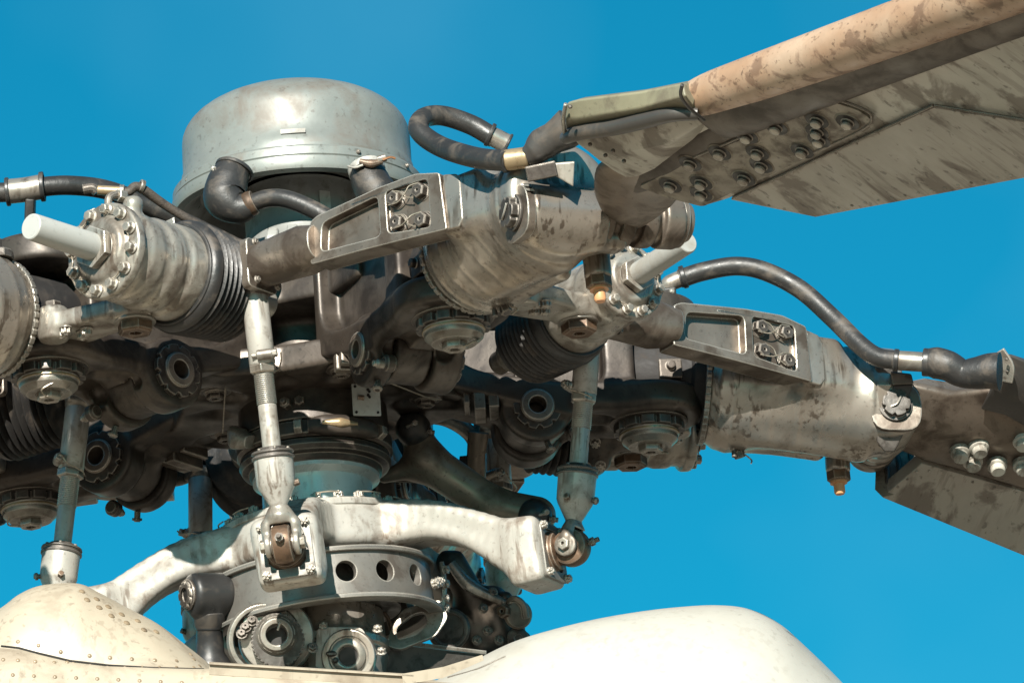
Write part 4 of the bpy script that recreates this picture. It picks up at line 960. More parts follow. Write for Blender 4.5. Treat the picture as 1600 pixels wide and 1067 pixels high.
und = hull_loft(B, [
    [(888, 214, -6), (905, 226, -14), (930, 246, -4), (950, 235, 26), (920, 205, 26)],
    [(960, 205, -10), (965, 240, -22), (980, 284, -2), (1000, 270, 26), (990, 200, 26)],
    [(1050, 185, -10), (1045, 225, -24), (1020, 268, -2), (1050, 250, 26), (1080, 185, 26)],
    [(1110, 170, -8), (1100, 190, -16), (1080, 222, 0), (1100, 215, 26), (1130, 165, 26)]])
add(BT, 'cuff_underside', und, M['skin'], bev=5)
add(BT, 'cuff_lip', MB().tube([q(884, 163, -18), q(880, 188, -26), q(884, 216, -18)], 3, 8), M['steel'])
add(BT, 'root_seam', MB().tube([q(1066, 133, -40), q(1064, 150, -42), q(1078, 170, -38), q(1100, 188, -26)], 2.6, 8), M['black'])
BV = bvh_of(BT.children[0])
for x, y in ((891, 167), (892, 205), (958, 236), (922, 226), (946, 243), (975, 252)):
    add(BT, 'cuff_rivet', MB().ball(q(x, y, -27), 3.2, 10, 5), M['boltdark'])
# dark spar band at the root, carrying down to the fork
add(BT, 'root_spar', MB().tube([q(980, 285, 16), q(1040, 258, 14), q(1110, 215, 14), q(1180, 178, 14), q(1270, 130, 14)], [(16, 20), (20, 26), (20, 28), (18, 28), (12, 24)], 22, 6, hint=(0, 0, 1), prof=2.8), M['spar'])
# bolt plate with its holes
bpo = trace(B, [(1000, 287), (1095, 240), (1180, 205), (1250, 160), (1290, 150), (1345, 168), (1364, 182), (1360, 197), (1180, 280), (1100, 318), (1045, 304)])
boltpos = [(1277, 188), (1277, 205), (1325, 190), (1213, 198), (1167, 212), (1280, 218), (1125, 238), (1184, 238), (1254, 235), (1190, 258), (1079, 255), (1163, 278), (1096, 285), (1048, 289), (1096, 302)]
hol = []
for x, y in boltpos[:0]: pass
plate = MB().prism(rquad(bpo, 8, 3), (0, 0, 0), (1, 0, 0), (0, 1, 0), (0, 0, -1), 0, 6)
bp_ = add(BT, 'bolt_plate', plate, M['bplate'], bev=2)
add(BT, 'plate_seal', MB().tube([q(1085, 246, -6), q(1180, 204, -6), q(1250, 163, -6), q(1290, 153, -6), q(1345, 169, -6), q(1362, 184, -6), q(1345, 204, -6), q(1250, 248, -6)], 2.2, 7), M['boltdark'])
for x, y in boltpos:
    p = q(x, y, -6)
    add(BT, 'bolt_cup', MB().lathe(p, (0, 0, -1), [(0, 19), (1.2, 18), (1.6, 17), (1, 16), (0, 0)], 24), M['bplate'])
    add(BT, 'cup_shade', MB().lathe(p, (0, 0, -1), [(1.3, 17.2), (2, 16.8), (2, 0)], 20), M['hole'])  # shade of the bolt recess, laid on as a near-black disc
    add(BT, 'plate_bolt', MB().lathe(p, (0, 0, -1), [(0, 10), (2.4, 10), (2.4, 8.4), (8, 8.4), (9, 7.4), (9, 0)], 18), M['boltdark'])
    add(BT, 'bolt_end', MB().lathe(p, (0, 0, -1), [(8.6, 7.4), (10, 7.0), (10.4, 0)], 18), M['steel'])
# panel rivets
for (x0, y0), (x1, y1), n in (((1155, 307), (1455, 172), 9), ((1475, 172), (1600, 192), 4), ((1165, 313), (1262, 335), 4), ((1300, 327), (1590, 272), 14)):
    for i in range(n):
        t = (i + .5) / n; inst(BT, 'panel_rivet', RIVETG, q(x0 + (x1 - x0) * t, y0 + (y1 - y0) * t, -4), (0, 0, -1), .95)
# panel seam lips
add(BT, 'pocket_seam', MB().tube([q(1146, 309, -4), q(1300, 238, -4), q(1458, 165, -4)], 2.4, 6), M['boltdark'])
add(BT, 'pocket_seam', MB().tube([q(1460, 165, -4), q(1530, 176, -4), q(1610, 189, -4)], 2.4, 6), M['boltdark'])
# root fitting joining the blade to the comb hinge
rf = hull_loft(B, [
    [(905, 245, 0), (905, 290, 0), (925, 385, 20), (1010, 385, 40), (1010, 290, 50), (960, 240, 40)],
    [(960, 240, -6), (950, 290, -10), (985, 345, 10), (1035, 345, 40), (1040, 290, 50), (1000, 240, 40)],
    [(1010, 250, -4), (1000, 285, -8), (1030, 305, 8), (1080, 318, 30), (1090, 280, 36), (1060, 240, 30)]])
add(BT, 'root_fitting', rf, M['horn'], sub=2, ang=180)

# second blade, far right
B2 = bplane(1, 8, 25, 5, (920, 0, 10))
BT2 = thing('rotor_blade', 'brown rotor blade leaving the photo at the right edge, lower of the two', 'rotor blade', B2, (200, 0, 0), 'rotor blades')
q2 = lambda x, y, l=0: onb(B2, x, y, l)
def ext(a, b, t): return tuple(V3(*a) + (V3(*b) - V3(*a)) * t)
top2 = trace(B2, [(1440, 724), (1600, 768)]); bot2 = trace(B2, [(1378, 777), (1600, 868)])
add(BT2, 'trailing_pocket', MB().prism([bot2[0], ext(*bot2, 3.2), ext(*top2, 4), top2[0]], (0, 0, 0), (1, 0, 0), (0, 1, 0), (0, 0, -1), -26, 0), M['pocket'], bev=2)
capo = trace(B2, [(1440, 724), (1378, 777)])
# end cap with pressed louvres
e0, e1 = V3(*capo[0], 0), V3(*capo[1], 0)
zq = q2(1378, 777)[1]
ecq = lambda x, y, l=0: SF_l2(P(x, y, SF.l(B2.g(q2(1378, 777)))[1] - 14 - l + (777 - y) * .9))
SF_l2 = lambda p: B2.l(SF.g(p))
ecp = [ecq(*a) for a in ((1413, 686), (1441, 722), (1378, 777), (1366, 765), (1367, 735), (1385, 703))]
cen = sum(ecp) / 6; bk = V3(26, 0, 10)
m = MB(); n = len(ecp); m.add([p for p in ecp] + [p + bk for p in ecp], [tuple(range(n)), tuple(range(n, 2 * n))[::-1]] + [(i, (i + 1) % n, n + (i + 1) % n, n + i) for i in range(n)])
add(BT2, 'end_cap', m, M['bplate'], bev=2, label='pale end cap with three pressed grooves')
for (xa, ya), (xb, yb) in (((1383, 718), (1386, 756)), ((1400, 703), (1405, 742)), ((1418, 694), (1424, 726))):
    add(BT2, 'groove', MB().tube([ecq(xa, ya, 0), ecq((xa + xb) / 2 + 2, (ya + yb) / 2, 1), ecq(xb, yb, 0)], [3, 5, 3], 10), M['dark'])
sk2 = trace(B2, [(1402, 600), (1418, 650), (1440, 724)])
root2 = hull_loft(B2, [
    [(1368, 610, 10), (1372, 660, -4), (1390, 698, 6), (1410, 700, 40), (1420, 640, 60), (1400, 600, 50)],
    [(1420, 596, 0), (1415, 650, -22), (1438, 716, -2), (1470, 725, 30), (1480, 650, 50), (1450, 590, 40)],
    [(1480, 612, 0), (1490, 665, -24), (1500, 732, -2), (1530, 745, 24), (1545, 680, 50), (1520, 600, 40)],
    [(1600, 600, 0), (1605, 690, -22), (1610, 765, -2), (1640, 770, 24), (1650, 690, 50), (1640, 590, 44)],
    [(1900, 720, 0), (1905, 800, -20), (1910, 880, -2), (1930, 885, 20), (1940, 800, 40), (1930, 710, 40)]])
add(BT2, 'root_skin', root2, M['horn'], bev=10)
cuf2 = hull_loft(B2, [
    [(1556, 552, -10), (1560, 580, -20), (1548, 606, -30), (1530, 640, -18), (1560, 620, 30), (1570, 560, 40)],
    [(1578, 553, -10), (1590, 582, -22), (1585, 610, -34), (1570, 650, -20), (1600, 620, 30), (1600, 560, 40)],
    [(1640, 580, -10), (1650, 610, -22), (1650, 650, -34), (1640, 690, -20), (1660, 640, 30), (1660, 580, 40)],
    [(1900, 690, -10), (1910, 720, -22), (1910, 760, -34), (1900, 800, -20), (1920, 750, 30), (1920, 690, 40)]])
add(BT2, 'cuff_fairing', cuf2, M['boot'], bev=5)
add(BT2, 'cuff_strap', MB().tube([q2(1560, 549, -14), q2(1574, 572, -30), q2(1572, 596, -38)], [(2, 11)] * 3, 8, 6, prof=5), M['alloy'])
for x, y in ((1573, 561), (1574, 579)): add(BT2, 'strap_rivet', MB().ball(q2(x, y, -34), 3, 10, 5), M['boltdark'])
for x, y in ((1500, 708), (1530, 700), (1520, 722), (1558, 728), (1598, 690), (1598, 728)):
    p = q2(x, y, -22)
    add(BT2, 'plate_bolt', MB().lathe(p, (0, 0, -1), [(-6, 17), (2, 16), (4, 13), (4, 12), (12, 12), (14, 10), (14, 0)], 20), M['skin'])
for i in range(5):
    inst(BT2, 'panel_rivet', RIVETG, q2(1452 + i * 34, 736 + i * 8.6, -1), (0, 0, -1), .9)
for i in range(4):
    inst(BT2, 'panel_rivet', RIVETG, q2(1388 + i * 15, 773 - i * 12, -1), (0, 0, -1), .9)

# ------------------------------------------------------------------ hoses
def hose(name, label, pts, r, m=M['rubber'], base=0, seg=20, n=12):
    T = thing(name, label, 'hose', SF, pts[base]); add(T, 'hose_body', MB().tube(pts, r, seg, n), m); return T
def clampring(T, name, p, ax, r, w_=6, m='black'): add(T, name, MB().ring(p, unit(ax), r - 4, r, -w_ / 2, w_ / 2, 28, 1), M[m])
# loop above the nearest sleeve
H = hose('looped_hose', 'black rubber hose bent in a loop above the nearest blade sleeve',
     [P(772, 216, -560), P(735, 195, -552), P(690, 181, -560), P(660, 186, -590), P(656, 206, -620), P(690, 230, -655), (P(745, 247, -740)), P(795, 252, -800)], [15, 15, 15, 15, 15, 15.5, 15.5, 15.5])
clampring(H, 'hose_clip', P(766, 211, -560), P(790, 222, -560) - P(766, 211, -560), 18)
add(H, 'end_ferrule', MB().cyl(P(766, 212, -560), P(794, 226, -560), 14.5, 24, 2), M['brass' if 0 else 'sleeve'])
clampring(H, 'hose_clip', P(793, 226, -560), P(794, 226, -560) - P(766, 212, -560), 17, 4)
clampring(H, 'hose_clip', P(790, 251, -790), P(820, 250, -800) - P(790, 252, -790), 18)
add(H, 'metal_sleeve', MB().cyl(P(790, 251, -795), P(826, 246, -802), 15.5, 28, 1.5), M['gold'], label='bare tan metal sleeve on the hose end')
bt = MB().tube([P(822, 246, -802), P(835, 238, -804), P(848, 226, -806), P(865, 216, -810), P(882, 206, -815), P(894, 196, -818)], [(13, 13), (19, 21), (24, 22), (23, 24), (27, 27), (28, 28)], 22, 6, prof=2.4)
add(H, 'rubber_boot', bt, M['boot'])
# bracket under it
BR = thing('hose_bracket', 'pale angled bracket and dark clip under the hose end of the near sleeve', 'bracket', SF, P(870, 300, -815))
add(BR, 'angle', MB().add([P(850, 256, -820), P(898, 252, -830), P(896, 292, -830), P(862, 272, -825), P(850, 256, -785), P(898, 252, -785), P(896, 292, -785), P(862, 272, -785)], [(0, 1, 2, 3), (7, 6, 5, 4), (0, 4, 5, 1), (1, 5, 6, 2), (2, 6, 7, 3), (3, 7, 4, 0)]), M['alloy'], bev=2)
add(BR, 'clip_body', MB().box(P(846, 268, -830), (22, 10, 11), np.array(Matrix.Rotation(R_(-12), 3, 'Y'))), M['boltdark'], bev=2)
def slab(pts, z0, z1):
    m = MB(); n = len(pts)
    return m.add([P(x, y, z0) for x, y in pts] + [P(x, y, z1) for x, y in pts], [tuple(range(n)), tuple(range(n, 2 * n))[::-1]] + [(i, (i + 1) % n, n + (i + 1) % n, n + i) for i in range(n)])
# long arc above the right hinge link
z2 = lambda r: 0
H = hose('arched_hose', 'long black hose arching over the right hinge link against the sky',
     [P(1062, 436, 120), P(1100, 424, 118), P(1150, 416, 112), P(1195, 424, 105), P(1250, 452, 90), P(1300, 496, 60), P(1345, 540, 20), P(1372, 558, 0), P(1402, 563, -12)], 15)
clampring(H, 'hose_clip', P(1068, 433, 120), P(1100, 424, 118) - P(1062, 436, 120), 18.5, 8)
add(H, 'end_elbow', MB().tube([P(1036, 452, 120), P(1046, 443, 120), P(1070, 433, 120)], [9, 13, 13.5], 18, 5), M['sleeve'])
clampring(H, 'hose_clip', P(1400, 563, -12), P(1430, 566, -15) - P(1400, 563, -12), 18, 8)
add(H, 'metal_sleeve', MB().cyl(P(1402, 563, -12), P(1448, 566, -20), 15.5, 28, 1.5), M['steel'], label='bare steel sleeve at the outer hose end')
clampring(H, 'boot_clip', P(1447, 566, -20), P(1480, 568, -25) - P(1447, 566, -20), 22, 10)
add(H, 'rubber_boot', MB().tube([P(1444, 566, -20), P(1462, 567, -22), P(1482, 572, -26), P(1503, 583, -30), P(1524, 583, -34), P(1545, 580, -38), P(1562, 580, -42)], [(20, 19), (25, 25), (24, 25), (22, 20), (25, 25), (28, 29), (30, 32)], 26, 7), M['rubber'])
BR = thing('hose_bracket', 'dark angled bracket holding the outer end of the arched hose', 'bracket', SF, P(1390, 620, -30))
zb_ = SF.l(BF[1].g((912, -76, 10)))[1]
def slab(pts, z0, z1):
    m = MB(); n = len(pts)
    return m.add([P(x, y, z0) for x, y in pts] + [P(x, y, z1) for x, y in pts], [tuple(range(n)), tuple(range(n, 2 * n))[::-1]] + [(i, (i + 1) % n, n + (i + 1) % n, n + i) for i in range(n)])
add(BR, 'hanger', slab([(1366, 572), (1402, 574), (1404, 596), (1412, 640), (1411, 680), (1398, 706), (1382, 706), (1370, 690), (1366, 640)], zb_ + 8, zb_ + 24), M['dark'], bev=3)
add(BR, 'clip', slab([(1391, 580), (1424, 584), (1428, 600), (1394, 602)], zb_ - 16, zb_ + 20), M['boltdark'], bev=2.5)
add(BR, 'lit_cheek', slab([(1370, 600), (1394, 600), (1374, 642)], zb_ - 6, zb_ + 6), M['sleeve'], bev=1)  # lit facet of the bracket, put in as a paler metal triangle
add(BR, 'brace', slab([(1396, 602), (1427, 600), (1410, 640), (1382, 668), (1376, 645)], zb_ - 2, zb_ + 6), M['black'], bev=1)
BR = thing('hose_bracket', 'small black bracket under the inner end of the arched hose', 'bracket', SF, P(1040, 470, 110))
add(BR, 'plate', MB().add([P(1022, 452, 100), P(1056, 448, 100), P(1058, 474, 100), P(1040, 476, 100), P(1022, 462, 100)] + [P(x, y, 124) for x, y in ((1022, 452), (1056, 448), (1058, 474), (1040, 476), (1022, 462))], [(0, 1, 2, 3, 4), (9, 8, 7, 6, 5)] + [(i, (i + 1) % 5, 5 + (i + 1) % 5, 5 + i) for i in range(5)]), M['black'], bev=3)
inst(BR, 'bracket_bolt', BOLT, P(1050, 456, 99), (0, -1, 0), .6)
# elbows under the cap
H = thing('elbow_hose', 'black rubber elbow and hose curling out under the left of the hub cap', 'hose', SF, P(355, 300, -100))
add(H, 'elbow_body', MB().tube([P(366, 262, -85), P(356, 285, -100), P(352, 310, -115), P(372, 325, -125), P(394, 322, -130)], [26, 32, 34, 25, 18], 24, 8), M['rubber'])
clampring(H, 'hose_clip', P(366, 266, -87), P(356, 285, -100) - P(366, 262, -85), 31, 6)
add(H, 'clip_tail', MB().tube([P(340, 265, -110), P(334, 262, -112), P(331, 264, -112), P(336, 268, -112)], 2.4, 6), M['alloy'])
add(H, 'collar', MB().tube([P(384, 323, -128), P(392, 318, -130), P(398, 315, -131)], [19, 20, 18], 20, 4), M['rust'])
add(H, 'hose_body', MB().tube([P(392, 318, -130), P(420, 310, -138), P(450, 312, -150), P(490, 328, -165), P(530, 352, -180), P(560, 380, -185)], 14, 18, 10), M['rubber'])
H = thing('elbow_hose', 'black rubber elbow with taped top under the right of the hub cap', 'hose', SF, P(585, 300, -120))
add(H, 'elbow_body', MB().tube([P(572, 262, -110), P(578, 282, -125), P(588, 300, -135), P(606, 318, -135), P(625, 330, -130)], [26, 30, 31, 30, 28], 24, 8), M['rubber'])
clampring(H, 'band', P(573, 266, -112), P(578, 282, -125) - P(572, 262, -110), 29, 12, 'pale')
add(H, 'clip_screw', MB().tube([P(562, 252, -148), P(580, 256, -150), P(598, 252, -148)], [4, 7, 4], 10), M['rust'])
add(H, 'clip_screw', MB().nut(P(590, 250, -148), unit(V3(1, 0, .3)), 6, 0, 14, 6), M['steel'])
add(H, 'clip_end', MB().tube([P(546, 260, -140), P(556, 262, -146), P(568, 258, -148)], [(2, 6)] * 3, 8, 4, prof=5), M['alloy'])
add(H, 'rusty_tab', MB().tube([P(598, 250, -150), P(610, 246, -150), P(618, 248, -150)], [(2, 6), (2, 6), (2, 5)], 10, 4, prof=4), M['brass'])
# left pair of hoses
H = thing('feed_hose', 'thick black hose running from the left edge behind the bolted damper', 'hose', SF, P(200, 300, -150))
add(H, 'hose_body', MB().tube([P(-40, 302, -260), P(20, 300, -255), P(60, 293, -250), P(110, 290, -240), P(170, 298, -220), P(240, 326, -200), P(310, 358, -180), P(380, 392, -170), P(420, 410, -170)], 15, 20, 8), M['rubber'])
add(H, 'ferrule', MB().tube([P(8, 300, -256), P(38, 297, -253), P(66, 292, -251)], 19, 24, 4), M['sleeve'], label='worn metal ferrule near the photo edge')
clampring(H, 'hose_clip', P(12, 300, -256), V3(1, 0, .1), 22, 6); clampring(H, 'hose_clip', P(66, 292, -251), V3(1, 0, .1), 23, 7)
add(H, 'support', MB().tube([P(48, 310, -250), P(47, 345, -246), P(50, 380, -240)], [(8, 18), (8, 20), (8, 18)], 16, 4, prof=4), M['black'])
H = thing('braided_hose', 'thin braided hose from the damper fitting to the nearest pitch link', 'hose', SF, P(300, 350, -290))
add(H, 'hose_body', MB().tube([P(184, 300, -330), P(200, 300, -330), P(212, 292, -325), P(226, 298, -318), P(260, 322, -300), P(310, 352, -285), P(360, 376, -275), P(400, 386, -270), P(420, 395, -268)], [7, 7, 7.5, 7.5, 7, 7, 7, 6.5, 6.5], 14, 8), M['braid'])
add(H, 'copper_sleeve', MB().cyl(P(152, 297, -332), P(188, 299, -331), 7.5, 18, 1), M['gold'])
for (x, y, z_), (x2, y2, z3) in (((218, 290, -322), (224, 292, -320)), ((392, 382, -272), (400, 384, -270)), ((187, 299, -331), (192, 299, -331))):
    a = P(x, y, z_); b = P(x2, y2, z3); add(H, 'hose_clip', MB().ring(a, unit(b - a), 6, 10, 0, 7, 18, .8), M['steel'])
add(H, 'guide_clip', MB().tube([P(130, 296, -330), P(145, 294, -330), P(152, 300, -330)], 8, 10, 4), M['boltdark'])
add(H, 'clip_post', MB().cyl(P(384, 386, -272), P(386, 404, -272), 4, 10).nut(P(386, 396, -272), (0, 0, 1), 8, -4, 3, 6), M['boltdark'])
# ------------------------------------------------------------------ parts below the swashplate and the cowls
def TH(name, label, cat, sx, sy, z, group=None): return thing(name, label, cat, SF, P(sx, sy, z), group)
# bronze scissors arm at back right
T = TH('scissors_brace', 'bronze brown scissors arm with black end caps, right of the mast', 'scissors', 650, 670, 60)
z = 60
sd = Sdf((-245, -20, -345), (95, 150, -60), 2.6)
a = P(648, 674, z + 10); b = P(668, 722, z); c = P(770, 790, z - 30); e = P(838, 806, z - 45)
sd.cap(a, b, 25, 29, k=8); sd.cap(b, c, 32, 29, k=14); sd.cap(c, e, 28, 31, k=14); 
sd.cap(P(600, 745, z), b, 10, 22, k=20)
add(T, 'arm_body', sd.mesh(2), M['scissor'], ang=180)
add(T, 'web', MB().add([P(583, 752, 66), P(665, 705, 66), P(690, 748, 60), P(660, 755, 60)] + [P(x, y, 80) for x, y in ((583, 752), (665, 705), (690, 748), (660, 755))], [(0, 1, 2, 3), (7, 6, 5, 4)] + [(i, (i + 1) % 4, 4 + (i + 1) % 4, 4 + i) for i in range(4)]), M['scissor'])
for (x, y, zz, r), ax_ in (((645, 670, z - 12, 27), (-.1, -1, .1)), ((838, 806, z - 66, 26), (.45, -.9, -.05))):
    p = P(x, y, zz); ax_ = unit(ax_)
    add(T, 'end_cap', MB().lathe(p - ax_ * 10, ax_, [(0, r + 1), (8, r + 1), (10, r), (18, r * .92), (25, r * .7), (29, r * .35), (30, 0)], 32), M['black'])
    add(T, 'cap_stud', MB().tube([p + ax_ * 18 + V3(-8, 0, 2), p + ax_ * 22 + V3(4, 0, 6)], 3, 8).nut(p + ax_ * 16 + V3(6, 0, 8), ax_, 5, 0, 8, 6), M['steel'])
    add(T, 'nipple', MB().cyl(p + V3(20, -8, -4), p + V3(34, -10, -6), 4, 8).nut(p + V3(24, -8, -4), (1, -.1, -.1), 6, 0, 6, 6), M['boltdark'])
# black scissors link at lower left
T = TH('scissors_link', 'black rod end link standing at lower left beside the gearbox rim', 'link', 330, 1040, -190)
add(T, 'stem', MB().lathe(P(330, 1060, -190), (-.035, 0, 1), [(0, 0), (0, 36), (20, 34), (30, 28), (40, 22), (75, 20), (80, 23), (100, 26), (110, 20)], 30), M['black'])
sd = Sdf(P(322, 930, -190) - V3(50, 50, 55), P(322, 930, -190) + V3(50, 50, 55), 2.4)
o = P(325, 928, -190)
sd.cyl(o + V3(-28, -16, 0), o + V3(30, 16, 0), 33, k=10, rd=10); sd.cap(o + V3(0, 0, -5), o + V3(2, 0, -50), 26, 22, k=12)
add(T, 'head', sd.mesh(2), M['black'], ang=180)
ax_ = unit(V3(-28, -16, 0))
add(T, 'bearing', MB().lathe(o + ax_ * 30, ax_, [(0, 24), (6, 24), (8, 20), (8, 12), (4, 11), (4, 0)], 32).gear(o + ax_ * 34, ax_, 15, 20, 0, 7, 8, .7, 11), M['boltdark'])
add(T, 'pin_bore', MB().cyl(o + ax_ * 32, o + ax_ * 36.5, 10.5, 20), M['hole'])

# fixed swashplate body, cone and pump heads
T = TH('fixed_swashplate', 'oil streaked grey fixed swashplate cone below the bearing ring', 'swashplate', 540, 1000, 0)
cx = MF.l(SF.g(P(530, 970, -10)))
pf = INFO[T.name]
cone = MB().lathe((0, 0, 0), (0, 0, 1), [(-300, 0), (-300, 92), (-340, 94), (-352, 101), (-362, 100), (-366, 96), (-372, 97), (-400, 90), (-420, 96), (-424, 110), (-440, 118), (-480, 125), (-560, 125), (-560, 0)], 80)
add(T, 'cone', cone, M['sleeve'], fr=MF)
for a in range(0, 360, 24):
    inst(T, 'cone_nut', CASTLE, (109 * math.cos(R_(a)), 109 * math.sin(R_(a)), -424), (0, 0, 1), 1.1, fr=MF)
add(T, 'lug', MB().tube([P(505, 940, -100), P(512, 938, -112), P(520, 941, -118)], [(9, 8), (11, 9), (8, 7)], 14, 4, prof=3), M['cream'])
add(T, 'oil_pipe', MB().tube([P(520, 944, -114), P(560, 944, -105), P(600, 958, -80), P(612, 985, -60)], 3.5, 10), M['rust'])
# bent plate with oval opening at right of the ring
T = TH('slotted_bracket', 'grey bracket plate with an oval opening, right of the cone', 'bracket', 640, 980, -90)
o = P(645, 975, -120); u_ = unit(V3(1, .1, .32)); v_ = unit(V3(-.25, .45, .86)); n_ = np.cross(u_, v_); n_ = n_ if n_[1] < 0 else -n_
add(T, 'plate', MB().prism(rquad([(-48, -20), (-30, 12), (-8, 30), (52, 26), (56, -6), (30, -30), (-30, -34)], 8), o, u_, v_, n_, -7, 0, [(rquad([(-30, -18), (-26, 4), (4, 16), (24, 14), (22, -8), (0, -20)], 8), None)]), M['alloy'], bev=1.5)
add(T, 'flange', MB().tube([P(690, 880, -70), P(694, 910, -80), P(692, 945, -90), P(680, 968, -100)], [(4, 10)] * 4, 10, 6, prof=5), M['alloy'])
for y in (890, 912, 935, 950): inst(T, 'flange_bolt', CASTLE, P(693, y, -92), (.9, -.4, .1), 1.0)
# pump heads
T = TH('servo_mount', 'round toothed servo mount with a hollow shaft, at the bottom left of centre', 'servo mount', 425, 1040, -150)
o = P(432, 992, -262); ax_ = unit(V3(.05, -1, .12))
add(T, 'housing', MB().lathe(o - ax_ * 70, ax_, [(0, 58), (40, 58), (50, 55), (52, 44), (52, 0)], 60), M['alloy'])
add(T, 'outer_ring', MB().lathe(o + V3(-18, 0, -6) - ax_ * 25, ax_, [(0, 56), (8, 58), (16, 54), (16, 48), (0, 46)], 50), M['steel'])
add(T, 'toothed_ring', MB().gear(o - ax_ * 6 + V3(2, 0, -8), ax_, 38, 41, 0, 14, 36, .55, 20), M['dark'])
add(T, 'shaft_ring', MB().lathe(o + ax_ * 10, ax_, [(-8, 34), (0, 30), (6, 26), (10, 24), (10, 17), (4, 15.5), (-20, 15.5), (-20, 0)], 40), M['steel'])
add(T, 'shaft_nut', MB().gear(o + ax_ * 6, ax_, 24, 28, 0, 8, 8, .8, 22), M['bolt'])
add(T, 'bore', MB().cyl(o - ax_ * 8, o - ax_ * 6, 15, 24), M['hole'])
add(T, 'key_pin', MB().cyl(o + ax_ * 21 + V3(2, 0, 6), o + ax_ * 21 + V3(5, 0, 18), 2, 8), M['steel'])
for (x, y) in ((446, 966), (384, 980), (378, 990), (394, 970), (488, 1012)): inst(T, 'clamp_bolt', BOLTD, P(x, y, -258), (x / 600 - .7, -1, .6), 1.1)
T = TH('servo_mount', 'pale servo mount block with a black bored bearing, bottom centre', 'servo mount', 540, 1040, -150)
o = P(545, 1024, -230)
add(T, 'block', MB().prism(rquad([(-52, -60), (-50, 44), (22, 44), (40, -20), (40, -60)], 12), o, V3(1, 0, 0), V3(0, .1, 1), V3(0, -1, .1), -60, -6), M['pale'], bev=3)
add(T, 'boss', MB().lathe(o - V3(0, 8, 0), (-.1, -1, .1), [(-10, 42), (0, 42), (5, 40), (5, 31), (2, 30), (2, 0)], 50), M['sleeve'])
add(T, 'bearing', MB().lathe(o - V3(0, 8, 0), (-.1, -1, .1), [(0, 27), (8, 27), (10, 24), (11, 18), (9, 15), (0, 15), (0, 0)], 40), M['steel'])
add(T, 'bore', MB().cyl(o - V3(.2, 11, 0), o - V3(.4, 13, 0), 14.5, 24), M['hole'])
add(T, 'greasy_clip', MB().ball(o + V3(-26, -16, 4), 6, 12, 6, (1.5, 1, .8)).ball(o + V3(-20, -18, -6), 5, 10, 6), M['boltdark'])
for x, y in ((505, 980), (590, 985), (596, 1020)): inst(T, 'block_bolt', CASTLE, P(x, y, -215), (0, -.4, 1), 1.0)
add(T, 'rail', MB().add([P(585, 995, -140), P(760, 1016, -60), P(760, 1022, -60), P(585, 1001, -140), P(585, 997, -60), P(760, 1018, 10), P(760, 1024, 10), P(585, 1003, -60)], [(0, 1, 2, 3), (7, 6, 5, 4), (0, 4, 5, 1), (1, 5, 6, 2), (2, 6, 7, 3), (3, 7, 4, 0)]), M['alloy'])
add(T, 'rail_face', MB().add([P(590, 1003, -130), P(760, 1023, -55), P(760, 1060, -55), P(590, 1060, -130), P(590, 1003, -110), P(760, 1023, -35), P(760, 1060, -35), P(590, 1060, -110)], [(0, 1, 2, 3), (7, 6, 5, 4), (0, 4, 5, 1), (1, 5, 6, 2), (2, 6, 7, 3), (3, 7, 4, 0)]), M['dark'])
# right lower cluster
T = TH('control_lever', 'grimy control lever cluster under the right swashplate arm', 'lever', 740, 980, 60)
sd = Sdf(P(650, 1060, 90) - V3(0, 80, 0), P(850, 860, 90) + V3(0, 90, 0), 3.0)
sd.cap(P(705, 880, 60), P(745, 945, 70), 24, 22, k=16); sd.cap(P(745, 945, 70), P(790, 935, 40), 18, 12, k=14); sd.cap(P(735, 945, 80), P(755, 1010, 80), 30, 36, k=14)
sd.cap(P(755, 1000, 80), P(815, 1000, 60), 22, 16, k=14); sd.cap(P(770, 940, 70), P(780, 985, 70), 26, 26, k=12)
sd.cyl(P(700, 985, 30), P(700, 985, 90), 32, k=8, rd=4); 
add(T, 'casting', sd.mesh(2), M['hub'], ang=180)
add(T, 'disc', MB().lathe(P(702, 983, 26), (-.15, -1, .15), [(0, 33), (6, 34), (9, 30), (9, 25), (5, 24), (5, 0)], 40), M['dark'])
add(T, 'clevis', MB().lathe(P(808, 960, 20), (.3, -1, .1), [(0, 22), (6, 23), (10, 20), (12, 10), (12, 0)], 30).tube([P(796, 940, 20), P(806, 935, 14), P(818, 945, 12), P(822, 965, 12)], [(5, 8)] * 4, 10, 5, prof=4), M['scissor'])
add(T, 'clevis_bolt', MB().nut(P(790, 955, 8), (-.5, -.8, .1), 11, 0, 12, 6, hole=3), M['rust'])
add(T, 'roller', MB().lathe(P(808, 996, 30), (.2, -1, 0), [(0, 17), (6, 17), (8, 14), (8, 6), (4, 5), (4, 0)], 24), M['boltdark'])
for x, y in ((755, 950), (762, 985), (745, 1000), (780, 1000), (770, 925)): inst(T, 'lever_bolt', BOLTD, P(x, y, 26), (.2, -1, .2), 1.0)
add(T, 'brace', MB().tube([P(705, 880, 40), P(735, 915, 36), P(790, 942, 30)], [(8, 20), (10, 22), (6, 8)], 16, 8, prof=3), M['alloy'])
